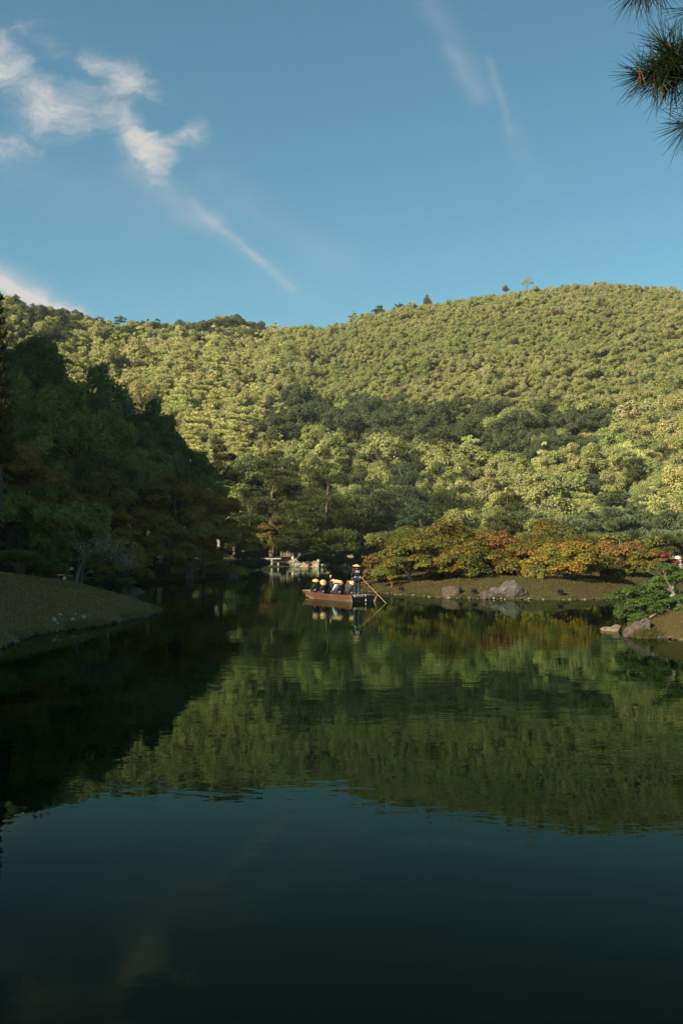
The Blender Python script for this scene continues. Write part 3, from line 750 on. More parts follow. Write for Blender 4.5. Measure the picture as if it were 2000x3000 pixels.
# --- the wooded hill: every tree has its own place; the largest in view are things, the rest one wood
HP = {}
SPEC = [('olive', 'broad', 'olive', 3), ('green', 'broad', 'green', 3), ('yellow', 'broad', 'yellow', 3), ('dark', 'broad', 'dark', 3), ('tan', 'broad', 'tan', 2),
        ('pineyellow', 'pine', 'pineyellow', 3), ('pine', 'pine', 'pine', 2), ('rust', 'broad', 'rust', 1)]
protos = bpy.data.collections.new('hill_tree_kinds'); order = {}
for kname, shape, pal, cnt in SPEC:
    for v in range(cnt):
        r_seed = 100 + len(order) * 7
        if shape == 'broad': VQC, T = tree_meshes('broad', pal, 9.0, 4.6, .8, r_seed, 8000, .19, limbs=3, k=20, ragged=True)
        else: VQC, T = tree_meshes('pine', pal, 11.0, 4.4, 3.0, r_seed, 5600, .28, limbs=6, levels=7, flat=.3, aspect=.34)
        cm = crown_mesh('crown', VQC, 'needle' if shape == 'pine' else 'leaf')
        tm = tubes_mesh('trunk', T, 5); tm.materials.append(MATS['bark_pale' if shape == 'pine' else 'bark_grey'])
        HP[(kname, v)] = (cm, tm)
        # one mesh of crown and trunk for the instanced wood
        v1, q1, c1 = VQC; parts = [tube_np(p, q, 5) for p, q in T]; off = len(v1); Vs = [v1]; Qs = [q1]
        for tv, tq in parts: Vs.append(tv); Qs.append(tq + off); off += len(tv)
        Qall = np.concatenate(Qs); call = np.concatenate([c1, np.tile(np.array([[.12, .10, .08]]), (len(Qall) - len(q1), 1))])
        me = mesh_np('hill_tree', np.concatenate(Vs), Qall, call); me.materials.append(MATS['leaf'])
        po = bpy.data.objects.new('kind_%02d' % len(order), me); protos.objects.link(po)
        order[(kname, v)] = len(order)
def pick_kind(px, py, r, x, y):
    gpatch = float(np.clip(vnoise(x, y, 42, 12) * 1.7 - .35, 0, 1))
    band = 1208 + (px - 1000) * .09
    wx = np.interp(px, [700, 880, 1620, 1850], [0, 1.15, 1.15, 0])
    cloud_shade = math.exp(-((py - band) / 74) ** 4) * wx
    if r.random() < cloud_shade: w = dict(dark=.88, green=.12)  # cloud shadow across the slope, put in as darker tree colours
    elif px < 760 and py < 985: w = dict(dark=.4, olive=.4, pine=.15, green=.05)  # left ridge under cloud shade, also given by darker trees
    elif py > 1335 and 560 < px < 1290: w = dict(green=.4, pine=.3, dark=.22, olive=.08)
    elif px < 820 and py < 1400: w = dict(pineyellow=.48, yellow=.22, olive=.2, tan=.06, green=.04)
    elif py < 900: w = dict(olive=.55, tan=.2, green=.25)
    elif py < 1180: w = dict(olive=.95 - .75 * gpatch, green=.04 + .75 * gpatch, tan=.012)
    elif px > 1850 and py < 1320: w = dict(yellow=.35, olive=.4, tan=.1, green=.15)
    else: w = dict(yellow=.06, olive=.34, green=.36, dark=.12, pineyellow=.04, tan=.02, pine=.06)
    k = list(w); p = np.array([w[a] for a in k]); return k[r.choice(len(k), p=p / p.sum())]
r = np.random.default_rng(77)
step = 4.2
gx, gy = np.meshgrid(np.arange(-420, 420, step), np.arange(70, 800, step))
gx = (gx + r.uniform(-.45, .45, gx.shape) * step).ravel(); gy = (gy + r.uniform(-.45, .45, gy.shape) * step).ravel()
px_ = 1000 + F * gx / gy; rr = np.hypot(gx, gy); Rr_, Rf_ = hillparts(px_)
ok = (px_ > -330) & (px_ < 2330) & (rr > Rf_ - 4) & (rr < Rr_ + 28)
gx, gy, px_, rr = gx[ok], gy[ok], px_[ok], rr[ok]
gz = land(gx, gy)
far = []
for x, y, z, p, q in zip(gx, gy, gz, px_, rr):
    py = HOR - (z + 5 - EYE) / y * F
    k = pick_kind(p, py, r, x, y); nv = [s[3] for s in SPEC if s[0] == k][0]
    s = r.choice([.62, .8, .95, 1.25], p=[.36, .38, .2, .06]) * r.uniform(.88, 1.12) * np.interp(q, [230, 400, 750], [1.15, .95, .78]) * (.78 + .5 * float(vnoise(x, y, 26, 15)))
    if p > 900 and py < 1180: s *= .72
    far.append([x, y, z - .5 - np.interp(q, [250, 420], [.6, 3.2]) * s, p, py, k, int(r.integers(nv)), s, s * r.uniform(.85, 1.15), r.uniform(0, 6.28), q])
# spur wood added left, mostly out of view, to shade the left foreground
gx, gy = np.meshgrid(np.arange(-150, -34, 6.5), np.arange(-95, 235, 6.5))
gx = (gx + r.uniform(-.4, .4, gx.shape) * 6.5).ravel(); gy = (gy + r.uniform(-.4, .4, gy.shape) * 6.5).ravel()
px_ = 1000 + F * gx / np.maximum(gy, 1)
okm = ((px_ < -45) | (gy < 5)) & (gx < SHADE_SPUR_X + 3)
gx, gy = gx[okm], gy[okm]; gz = land(gx, gy)
shade_trees = []; lbz0 = PATCH['left_bank'][0]
for x, y, z in zip(gx, gy, gz):
    k = 'dark' if r.random() < .7 else 'green'
    s = r.uniform(1.2, 1.75); shade_trees.append([x, y, z - .5, 0, 0, k, int(r.integers(3)), s, s * 1.1, r.uniform(0, 6.28), 0])
def hidden(px, py):
    return py > 1500 or (px < 620 and py > np.interp(px, [0, 330, 600, 620], [960, 1110, 1390, 1500])) or (720 < px < 1280 and py > 1400)
for _ in range(240):  # tall grove added out of view to shade the left bank
    x, y = r.uniform(-60, -24), r.uniform(-32, 34)
    if x + 10 > -.36 * (max(y, 0) + 10): continue
    z = float(max(land(np.array([x]), np.array([y]))[0], lbz0(np.array([x]), np.array([y]))[0]))
    if z < .6: continue
    s_ = r.uniform(1.6, 2.1); shade_trees.append([x, y, z - .5, 0, 0, 'dark', int(r.integers(3)), s_ * .7, s_, r.uniform(0, 6.28), 0])
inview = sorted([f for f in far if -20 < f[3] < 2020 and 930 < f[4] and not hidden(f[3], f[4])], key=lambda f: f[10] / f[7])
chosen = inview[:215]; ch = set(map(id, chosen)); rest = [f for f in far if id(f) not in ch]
WORD = {'olive': 'olive tree', 'green': 'mid green tree', 'yellow': 'yellow green tree', 'dark': 'dark green tree', 'tan': 'tan tree', 'pineyellow': 'yellow green pine', 'pine': 'olive pine', 'rust': 'rust brown tree'}
def zone(px, py):
    a = ('behind the left wood' if px < 520 else 'by the tall lone pine' if px < 760 else 'above the central pines' if px < 1120 else 'left of the pale trunk' if px < 1340
         else 'right of the pale trunk' if px < 1600 else 'above the right maples' if px < 1820 else 'near the right edge')
    b = 'hill foot' if py > 1420 else 'lower slope' if py > 1290 else 'middle slope' if py > 1215 else 'upper slope'
    return b + ' ' + a
ORD = ['leftmost', 'second from left', 'third from left', 'fourth from left', 'fifth from left', 'sixth from left', 'seventh from left', 'eighth from left', 'ninth from left', 'tenth from left', 'eleventh from left', 'twelfth from left'] + [w + ' from left' for w in ('13th', '14th', '15th', '16th', '17th', '18th', '19th', '20th')]
NUM = ['', '', 'two', 'three', 'four', 'five', 'six', 'seven', 'eight', 'nine', 'ten', 'eleven', 'twelve'] + [str(q) for q in range(13, 21)]
sets = {}
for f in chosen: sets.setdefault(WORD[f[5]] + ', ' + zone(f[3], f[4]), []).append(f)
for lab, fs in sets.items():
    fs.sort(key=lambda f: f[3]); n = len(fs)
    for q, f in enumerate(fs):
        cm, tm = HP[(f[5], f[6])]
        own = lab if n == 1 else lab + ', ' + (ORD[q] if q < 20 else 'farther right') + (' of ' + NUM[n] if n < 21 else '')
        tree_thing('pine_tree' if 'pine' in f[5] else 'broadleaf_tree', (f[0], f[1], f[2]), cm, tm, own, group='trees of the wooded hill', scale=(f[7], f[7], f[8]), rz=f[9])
def wood(name, items, label):
    n = len(items)
    me = bpy.data.meshes.new(name); me.vertices.add(n)
    me.vertices.foreach_set('co', np.array([i[:3] for i in items], np.float32).ravel())
    a = me.attributes.new('kind_index', 'INT', 'POINT'); a.data.foreach_set('value', np.array([order[(i[5], i[6])] for i in items], np.int32))
    a = me.attributes.new('turn', 'FLOAT', 'POINT'); a.data.foreach_set('value', np.array([i[9] for i in items], np.float32))
    a = me.attributes.new('size', 'FLOAT_VECTOR', 'POINT'); a.data.foreach_set('vector', np.array([[i[7], i[7], i[8]] for i in items], np.float32).ravel())
    o = link(name, me); tag(o, label, 'wood', kind='stuff')
    g = bpy.data.node_groups.new(name, 'GeometryNodeTree')
    g.interface.new_socket('Geometry', in_out='INPUT', socket_type='NodeSocketGeometry'); g.interface.new_socket('Geometry', in_out='OUTPUT', socket_type='NodeSocketGeometry')
    N = g.nodes; gi = N.new('NodeGroupInput'); go = N.new('NodeGroupOutput'); ip = N.new('GeometryNodeInstanceOnPoints'); ci = N.new('GeometryNodeCollectionInfo')
    ci.inputs['Collection'].default_value = protos; ci.inputs['Separate Children'].default_value = True; ci.inputs['Reset Children'].default_value = True
    def na(nm, ty):
        x = N.new('GeometryNodeInputNamedAttribute'); x.data_type = ty; x.inputs['Name'].default_value = nm; return x.outputs['Attribute']
    cx = N.new('ShaderNodeCombineXYZ'); Lk = g.links.new
    Lk(na('turn', 'FLOAT'), cx.inputs[2]); Lk(gi.outputs[0], ip.inputs['Points']); Lk(ci.outputs[0], ip.inputs['Instance'])
    ip.inputs['Pick Instance'].default_value = True; Lk(na('kind_index', 'INT'), ip.inputs['Instance Index'])
    Lk(cx.outputs[0], ip.inputs['Rotation']); Lk(na('size', 'FLOAT_VECTOR'), ip.inputs['Scale']); Lk(ip.outputs[0], go.inputs[0])
    m = o.modifiers.new('wood', 'NODES'); m.node_group = g
    return o
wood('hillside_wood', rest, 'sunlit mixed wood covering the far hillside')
wood('shade_wood', shade_trees, 'unseen dark wood left of the pond, added to shade the left bank')

# trees one can pick out on the hill and along its ridge
def hill_pick(name, px, top, d, hw, shape, pal, lab, base, **kw):
    return place_tree(name, px, top, d, hw, shape, pal, lab, base=base, seed=px + top, **kw)
hill_pick('pine_tree', 1378, 1258, 286, 50, 'pine', 'pineyellow', 'slender pine with pale bare trunk standing alone on the lower slope', 1318, n=1500, size=.5, levels=3, trunk='bark_pale', flat=.2)
hill_pick('pine_tree', 1318, 1288, 289, 36, 'pine', 'pineyellow', 'yellow green pine just left of the pale trunked pine', 1360, n=1300, size=.55, levels=4, trunk='bark_pale')
hill_pick('pine_tree', 1842, 1290, 262, 82, 'pine', 'pineyellow', 'big bright layered pine on the lower slope at right', 1410, n=4000, size=.5, levels=7, flat=.34)
hill_pick('broadleaf_tree', 1965, 1165, 300, 80, 'broad', 'yellow', 'big yellow green tree at the right edge of the middle slope', 1300, n=4500, size=.5)
hill_pick('broadleaf_tree', 1150, 1188, 345, 62, 'broad', 'rust', 'rust brown broad tree standing above the central pines in the dark band', 1270, n=3500, size=.5)
hill_pick('pine_tree', 1250, 860, 668, 15, 'cone', 'pine', 'pointed pine standing out on the ridge left of the summit', 890, n=900, size=.6, levels=6)
hill_pick('pine_tree', 1108, 895, 655, 22, 'pine', 'pine', 'round topped pine standing out on the ridge above the saddle', 915, n=1100, size=.6, levels=4, flat=.35)
hill_pick('pine_tree', 1165, 890, 662, 20, 'pine', 'pine', 'pine on the ridge between the round topped and the pointed pine', 912, n=1000, size=.6, levels=4, flat=.35)
hill_pick('pine_tree', 1036, 916, 650, 18, 'pine', 'olive', 'low pine on the ridge left of the round topped pine', 930, n=800, size=.6, levels=3)
hill_pick('pine_tree', 1480, 833, 720, 11, 'cone', 'pine', 'small pointed tree on the ridge just left of the summit', 850, n=600, size=.6, levels=5)
hill_pick('pine_tree', 1543, 822, 730, 20, 'pine', 'olive', 'sparse umbrella pine on the ridge at the summit', 832, n=420, size=.6, levels=2, flat=.14)
hill_pick('pine_tree', 350, 932, 505, 22, 'pine', 'dark', 'umbrella pine on the left ridge line', 940, n=650, size=.5, levels=3, flat=.16)
hill_pick('pine_tree', 118, 900, 470, 19, 'pine', 'dark', 'small umbrella pine at the left end of the ridge line', 908, n=500, size=.5, levels=2, flat=.16)
hill_pick('pine_tree', 800, 950, 620, 17, 'pine', 'olive', 'low pine on the ridge line at the saddle', 962, n=600, size=.6, levels=3)
hill_pick('pine_tree', 430, 942, 520, 20, 'pine', 'dark', 'dark pine on the left ridge line right of the umbrella pine', 955, n=600, size=.5, levels=3)

# ---------------------------------------------------------------- rocks
from mathutils import noise as mnoise
def rock_mesh(seed, dims, sub=3, cuts=7, rough=.06, mat='rock_grey', shape=None):
    r = random.Random(seed); bm = bmesh.new(); bmesh.ops.create_icosphere(bm, subdivisions=sub, radius=1)
    planes = []
    for _ in range(cuts):
        n = Vector((r.gauss(0, 1), r.gauss(0, 1), r.gauss(0, .8))).normalized(); planes.append((n, r.uniform(.58, .86)))
    off = Vector((seed * 1.37, seed * .71, seed * 2.1))
    for v in bm.verts:
        p = v.co.copy()
        for n, d in planes:
            e = p.dot(n) - d
            if e > 0: p -= n * e * .9
        k = mnoise.fractal(p * 1.3 + off, .9, 2.1, 4) * .20 + mnoise.noise(p * 6 + off) * .05 + r.uniform(-.5, .5) * rough * .5
        p += v.co.normalized() * k * (1.0 if sub > 1 else .6)
        if shape: p = shape(p)
        v.co = Vector((p.x * dims[0], p.y * dims[1], p.z * dims[2]))
    me = bm_mesh('rock', bm, smooth=False); me.materials.append(MATS[mat]); return me
def rock(px, py, w, h, label, mat='rock_grey', seed=1, depth=.8, cat='rock', name='rock', rz=0, sub=3, z=0.0, cuts=7, group=None, sink=.35, shape=None):
    """px,py: foot of the rock; w,h its size in metres"""
    p = wat(px, py, z)
    hz = h / (2 - 2 * sink)
    o = link(name, rock_mesh(seed, (w / 2 * .98, w * depth / 2 * .85, hz / .8), sub, cuts, mat=mat, shape=shape), loc=(p.x, p.y + w * depth * .3, p.z + h - hz))
    o.rotation_euler = (0, 0, rz); tag(o, label, cat, group); return o
m_at = lambda px, py, pxw: pxw * (wat(px, py).y) / F
rock(1328, 1751, m_at(1328, 1751, 78), .72, 'rounded grey brown boulder at the island waterline', 'rock_brown', 5, name='boulder', cuts=5)
def peak(p):
    return Vector((p.x, p.y, p.z * (1.5 - 1.05 * abs(p.x - .28)) if p.z > 0 else p.z))
rock(1496, 1755, m_at(1496, 1755, 104), 1.0, 'biggest grey boulder with pale lichen at the island waterline', 'rock_grey', 8, name='boulder', cuts=8, sub=4, shape=peak)
rock(1430, 1755, m_at(1430, 1755, 62), .42, 'flat ledge rock at the left foot of the big lichened boulder', 'rock_brown', 12, name='rock')
rock(1452, 1752, m_at(1452, 1755, 60), .62, 'dark sloping rock between the ledge and the big lichened boulder', 'rock_grey', 14, name='rock')
rock(1863, 1866, m_at(1863, 1866, 84) * .9, .5, 'brown boulder at the water under the clipped pine at right', 'rock_brown', 21, name='boulder', cuts=8)
rock(1893, 1867, m_at(1893, 1867, 42), .58, 'grey speckled rock right of the brown boulder under the clipped pine', 'rock_grey', 23)
rock(1788, 1848, m_at(1788, 1848, 56), .15, 'low tan stepping rock farthest out in the water at right', 'rock_tan', 31, depth=.6)
rock(1806, 1850, m_at(1806, 1850, 40), .2, 'low tan rock between the stepping rock and the brown boulder', 'rock_tan', 33, depth=.6)
hp_ = hit(392, 1748, PATCH['left_bank'][0], 44, 54)
rock(392, 1748, 1.1, .42, 'grey flat rock on the tip of the left bank', 'rock_grey', 44, z=hp_.z)
rock(554, 1697, m_at(554, 1697, 34), 1.45, 'upright grey stone at the dark left shore', 'rock_grey', 43, depth=.7)
rock(684, 1694, m_at(684, 1694, 32), .55, 'low grey stone at the left shore right of the upright stone', 'rock_grey', 45)
# far shore rocks
fbz = PATCH['far_bank'][0]
def far_rock(px, py, w, h, mt, lab, seed, group=None):
    d = ray(px, py); best = None
    for Y in np.arange(156, 184, .25):
        q = at(px, py, Y); zg_ = max(float(fbz(np.array([q.x]), np.array([Y]))[0]), 0)
        if q.z <= zg_: best = (q, zg_); break
    if best is None: q = at(px, py, 172); best = (q, max(q.z, 0))
    q, zg_ = best; u_ = q.y / F
    o = link('rock', rock_mesh(seed, (w * u_ / 2 / .85, w * u_ * .4, h * u_ / 1.5 / .85), 3, 8, mat=mt), loc=(q.x, q.y + .2, zg_ + h * u_ * .3)); o.rotation_euler = (0, 0, seed); tag(o, lab, 'rock', group)
rr_ = random.Random(4)
for k in range(17):
    t = rr_.random(); px = 862 + 58 * t; hi_ = 30 * math.exp(-((px - 882) / 17) ** 2) + 4; py = 1661 - rr_.random() ** 1.2 * hi_
    far_rock(px, py, rr_.uniform(10, 19), rr_.uniform(7, 13), ['rock_pale', 'rock_pale', 'rock_grey', 'rock_tan'][rr_.randrange(4)], 'pale angular rock piled up in the mound on the far shore', 60 + k, 'rocks piled in the far shore mound')
for k, (px, py, w, h, lab, mt) in enumerate([
 (932, 1661, 22, 12, 'pale rock at the water right of the far shore mound', 'rock_pale'), (948, 1660, 18, 13, 'upright pale block on the far shore left of the long block', 'rock_pale'),
 (938, 1650, 22, 9, 'pale stone on top of the far shore bank', 'rock_pale'), (968, 1661, 32, 12, 'long block stone on the far shore below the cushion pines', 'rock_tan'),
 (992, 1660, 22, 6, 'low flat stone at the water left of the stepladder', 'rock_tan'), (845, 1659, 24, 7, 'low flat stone beside the slab bridge', 'rock_tan'),
 (1034, 1666, 16, 18, 'upright pale pointed stone beside the boatman hat', 'rock_tan'), (908, 1648, 18, 8, 'tan stone high on the far shore bank', 'rock_tan'),
 (982, 1652, 24, 7, 'grey stone under the cushion pines of the far shore', 'rock_grey'), (917, 1640, 8, 9, 'small round pale stone post on the far bank', 'stone_pale'), (857, 1639, 8, 8, 'small white stone above the slab bridge', 'stone_pale')]):
    far_rock(px, py, w, h, mt, lab, 140 + k)
# path and pale stones at the right behind the knoll
k = 0
for px, py, w, h in [(1868, 1684, 14, 8), (1880, 1680, 16, 9), (1895, 1677, 18, 10), (1912, 1678, 16, 9), (1928, 1680, 16, 10), (1944, 1676, 14, 9), (1958, 1673, 16, 9)]:
    k += 1; Y = 88.0; p = at(px, py, Y); u = Y / F
    o = link('rock', rock_mesh(90 + k, (w * u / 2, w * u * .4, h * u / 2), 2, 6, mat='stone_pale'), loc=(p.x, Y, p.z)); tag(o, ['leftmost', 'second', 'third', 'fourth', 'fifth', 'sixth', 'rightmost'][k - 1] + ' small white stone of the row behind the right island knoll', 'rock', 'white stones behind the right knoll')

SM = [rock_mesh(200 + i, (1, .8, .62), 1, 5, .05, m) for i, m in enumerate(['rock_pale', 'rock_grey', 'rock_tan', 'rock_brown', 'rock_tan'])]
def kerb(patchname, a, b, spacing, size, inset=0.0):
    """row of edging stones along the waterline, pieces of the bank"""
    z, P, par = PATCH[patchname]
    n = len(P); i = int(np.argmin(((P - np.array(a)) ** 2).sum(1))); j = int(np.argmin(((P - np.array(b)) ** 2).sum(1)))
    ids = list(range(i, j + 1)) if i <= j else list(range(i, n)) + list(range(0, j + 1))
    pts = P[ids]; acc = 0.0; cnt = 0
    for q in range(len(pts) - 1):
        A, B = pts[q], pts[q + 1]; L = np.linalg.norm(B - A); t = acc
        while t < L:
            p = A + (B - A) * t / L; s = size * R0.uniform(.55, 1.25); nrm = np.array([-(B - A)[1], (B - A)[0]]) / L * R0.gauss(0, size * .5)
            o = bpy.data.objects.new('stone', SM[R0.randrange(5)]); C.objects.link(o); o.parent = par
            o.location = (p[0] + nrm[0], p[1] + nrm[1], R0.uniform(-.02, .07)); o.scale = (s, s * R0.uniform(.8, 1.1), s * R0.uniform(.7, 1.1)); o.rotation_euler = (R0.uniform(-.3, .3), R0.uniform(-.3, .3), R0.uniform(0, 6.28))
            cnt += 1; t += spacing * R0.uniform(.7, 1.5)
        acc = t - L
    return cnt
kerb('left_bank', wp(468, 1797), wp(-60, 1950), .19, .10)
kerb('island', (.6, 75.5), wp(1850, 1752), .26, .105)
kerb('right_bank', wp(1925, 1866), (15, 30.3), .36, .14)
# white stones lying on the left bank
lbz = PATCH['left_bank'][0]
k = 0
for px, py, w in [(177, 1803, 10), (158, 1820, 17), (168, 1830, 10), (212, 1820, 14), (246, 1812, 13), (222, 1801, 8), (189, 1696, 9), (200, 1836, 9)]:
    k += 1; p = hit(px, py, lbz, 30, 58); zz = p.z; s = w * p.y / F / 2 * 1.4
    lab = ['small white stone uppermost in the cluster on the left bank', 'largest white stone in the cluster on the left bank', 'white stone just below the largest on the left bank', 'slanting white stone in the middle of the left bank cluster',
           'rightmost round white stone on the left bank', 'tiny white stone beside the root hollow on the left bank', 'flat white stone lying high on the left bank', 'white stone nearest the water on the left bank'][k - 1]
    o = link('rock', rock_mesh(300 + k, (s, s * .8, s * .7), 2, 6, .06, 'stone_pale'), loc=(p.x, p.y, zz + s * .25)); tag(o, lab, 'rock'); o.rotation_euler = (0, .3 * k, k)

# ---------------------------------------------------------------- grass on the banks
def blades(name, par, n, box, hgt, wid, pal, label, seed):
    r = np.random.default_rng(seed); z, P, _ = PATCH[par]
    x = r.uniform(box[0], box[1], n); y = r.uniform(box[2], box[3], n); d = sdf(P, x, y); okk = d > .12
    x, y, d = x[okk], y[okk], d[okk]; zz = z(x, y); n = len(x)
    a = r.uniform(0, 6.283, n); h = hgt * r.uniform(.5, 1.4, n); lean = r.normal(size=(n, 2)) * .5 * h[:, None]
    w = wid * r.uniform(.6, 1.3, n); dx, dy = np.cos(a) * w, np.sin(a) * w
    V_ = np.stack([np.stack([x - dx, y - dy, zz - .01], 1), np.stack([x + dx, y + dy, zz - .01], 1), np.stack([x + lean[:, 0], y + lean[:, 1], zz + h], 1)], 1).reshape(-1, 3)
    cc = np.array(pal)[r.integers(0, len(pal), n)] * r.uniform(.75, 1.25, (n, 1))
    # colour drifts in broad patches as the turf does
    m = vnoise(x, y, 3.2, seed)[:, None]; cc = cc * (.8 + .5 * m)
    me = mesh_np(name, V_, np.arange(3 * n).reshape(n, 3), cc); me.materials.append(MATS['leaf'])
    o = link(name, me); tag(o, label, 'grass', kind='stuff')
BR = [(.058, .047, .019), (.056, .038, .017), (.042, .052, .017), (.07, .06, .024), (.034, .043, .013)]
blades('bank_grass', 'left_bank', 90000, (-25, -8.5, 27, 60), .075, .017, [(.29, .155, .066), (.32, .19, .07), (.20, .165, .05), (.40, .25, .12), (.13, .07, .03)], 'short brownish turf on the left bank', 1)
blades('island_grass', 'island', 42000, (0, 27, 61, 80), .08, .018, BR, 'short tawny turf on the island slope', 2)
blades('right_grass', 'right_bank', 30000, (9.8, 16, 30, 44), .05, .01, [(.12, .076, .032), (.095, .076, .028), (.07, .076, .025), (.09, .055, .026)], 'short russet turf on the right bank', 3)

def edge_tufts(name, par, n, box, lo, hi, hgt, pal, label, seed):
    r = np.random.default_rng(seed); z, P, _ = PATCH[par]
    x = r.uniform(box[0], box[1], n); y = r.uniform(box[2], box[3], n); d = sdf(P, x, y); okk = (d > lo) & (d < hi) & (vnoise(x, y, .9, seed) > .45)
    x, y = np.repeat(x[okk], 7), np.repeat(y[okk], 7); m = len(x); x = x + r.normal(size=m) * .04; y = y + r.normal(size=m) * .04; zz = z(x, y)
    h = hgt * r.uniform(.4, 1.5, m); a = r.uniform(0, 6.28, m); w = .011; ln = r.normal(size=(m, 2)) * .45 * h[:, None]
    V_ = np.stack([np.stack([x - np.cos(a) * w, y - np.sin(a) * w, zz - .02], 1), np.stack([x + np.cos(a) * w, y + np.sin(a) * w, zz - .02], 1), np.stack([x + ln[:, 0], y + ln[:, 1], zz + h], 1)], 1).reshape(-1, 3)
    cc = np.array(pal)[r.integers(0, len(pal), m)] * r.uniform(.7, 1.3, (m, 1))
    me = mesh_np(name, V_, np.arange(3 * m).reshape(m, 3), cc); me.materials.append(MATS['leaf']); o = link(name, me); tag(o, label, 'grass', kind='stuff')
edge_tufts('edge_grass', 'island', 60000, (0, 28, 61, 78), .02, .5, .17, [(.06, .07, .022), (.08, .07, .026), (.05, .06, .02)], 'longer grass tufts along the island waterline', 21)
edge_tufts('edge_grass', 'left_bank', 50000, (-16, -8.5, 27, 52), .02, .4, .12, [(.20, .16, .06), (.26, .17, .07), (.16, .14, .05)], 'longer grass tufts along the left bank waterline', 22)
edge_tufts('edge_grass', 'right_bank', 20000, (9.8, 16, 30, 40), .02, .4, .10, [(.06, .07, .022), (.08, .07, .026)], 'longer grass tufts along the right bank waterline', 23)
def litter(name, par, n, box, pal, label, seed, size):
    r = np.random.default_rng(seed); z, P, _ = PATCH[par]
    x = r.uniform(box[0], box[1], n); y = r.uniform(box[2], box[3], n); d = sdf(P, x, y); okk = (d > .4) & (vnoise(x, y, 2.4, seed) > .4); x, y = x[okk], y[okk]; m = len(x)
    Pp = np.stack([x, y, z(x, y) + .05], 1); Nn = r.normal(size=(m, 3)) * .5 + np.array([0, 0, 1.0]); V_, Q_ = cards(Pp, Nn, size, .7, None, r)
    cc = np.array(pal)[r.integers(0, len(pal), m)] * r.uniform(.7, 1.3, (m, 1)); me = mesh_np(name, V_, Q_, cc); me.materials.append(MATS['leaf']); o = link(name, me); tag(o, label, 'leaves', kind='stuff')
litter('fallen_leaves', 'island', 9000, (0, 28, 61, 80), [(.22, .10, .03), (.16, .10, .03), (.10, .05, .025)], 'fallen maple leaves scattered over the island turf', 31, .035)
litter('fallen_leaves', 'left_bank', 5000, (-22, -9, 28, 56), [(.30, .20, .10), (.22, .12, .06), (.12, .07, .04)], 'fallen brown leaves scattered over the left bank', 32, .03)
# ---------------------------------------------------------------- shrubs and small trees on the banks
def bush(name, px, top, d, hw, base, pal, lab, n, size, zg, seed, flat=.8, k=9, trunk='bark', cat='shrub'):
    p = at(px, top, d); H = p.z - zg; R = hw * d / F; r = np.random.default_rng(seed)
    hb = max(at(px, base, d).z - zg, .05); mid = (H + hb) / 2; hh = (H - hb) / 2; L = []
    for i in range(k):
        a = r.uniform(0, 6.28); q = math.sqrt(r.random()) * .68; s = R * r.uniform(.36, .5)
        L.append((math.cos(a) * q * R, math.sin(a) * q * R * .8, mid + r.uniform(-.25, .35) * hh * (1 - q), s, s, min(s * flat, hh * .85)))
    VQC = foliage(L, n, size, r, PAL[pal], aspect=.6, clumps=24, inner=.25)
    T = []
    for i in range(5):
        c = L[i]; T.append(([(0, 0, -.15), (c[0] * .25, c[1] * .25, hb * .6), (c[0] * .8, c[1] * .8, c[2])], [.05 + R * .03, .03 + R * .02, .012]))
    tm = tubes_mesh('trunk', T); tm.materials.append(MATS[trunk])
    return tree_thing(name, (p.x, d, zg), crown_mesh('crown', VQC), tm, lab, cat=cat)
bush('shrub', 1795, 1655, 71, 34, 1708, 'shrub', 'rounded reddish brown shrub on the island below the rust maples', 5500, .085, iz(1795, 71) - .1, 4)
bush('shrub', 1148, 1683, 71.5, 14, 1702, 'mapleorange', 'small yellowish bush at the left end of the island slope', 900, .08, iz(1148, 71.5), 5)
bush('shrub', 130, 1645, 51, 62, 1690, 'deep', 'dark bush right of the low clipped pine on the left bank', 4500, .075, float(lbz(np.array([-15.1]), np.array([51.]))[0]), 6, flat=.6)
bush('shrub', 366, 1688, 52.5, 22, 1716, 'deep', 'small dark twiggy bush under the pale leaved tree', 1500, .06, float(lbz(np.array([-11.3]), np.array([52.5]))[0]) - .05, 7)
# low clipped pine, far left of the bank
p = at(52, 1692, 50); zg = float(lbz(np.array([p.x]), np.array([50.]))[0]); e = empty('clipped_pine', (p.x, 50, zg))
u = 50 / F; r = np.random.default_rng(5)
L = [(dx * u, dy * u, (1692 - py) * u, rx * u, rx * u * .8, rz * u) for dx, py, dy, rx, rz in [(-40, 1633, 0, 34, 14), (-5, 1630, 10, 36, 15), (30, 1634, -5, 36, 15), (-62, 1640, 5, 26, 11), (58, 1645, 5, 26, 12), (10, 1640, 20, 36, 13)]]
link('crown', crown_mesh('crown', foliage(L, 6500, .05, r, PAL['deep'], aspect=.4, clumps=30), 'needle'), parent=e)
tm = tubes_mesh('trunk', [([(0, 0, -.1), (.05, 0, .25), (.0, 0, .5), (.12, 0, .85)], [.2, .16, .14, .08]), ([(.02, 0, .4), (-.4, 0, .7), (-.85, 0, .9)], [.1, .07, .03]), ([(.02, 0, .45), (.4, 0, .7), (.8, 0, .85)], [.09, .06, .03])], 8)
link('trunk', tm, MATS['bark'], e); tag(e, 'low wide clipped pine with one dark trunk on the left bank', 'tree')
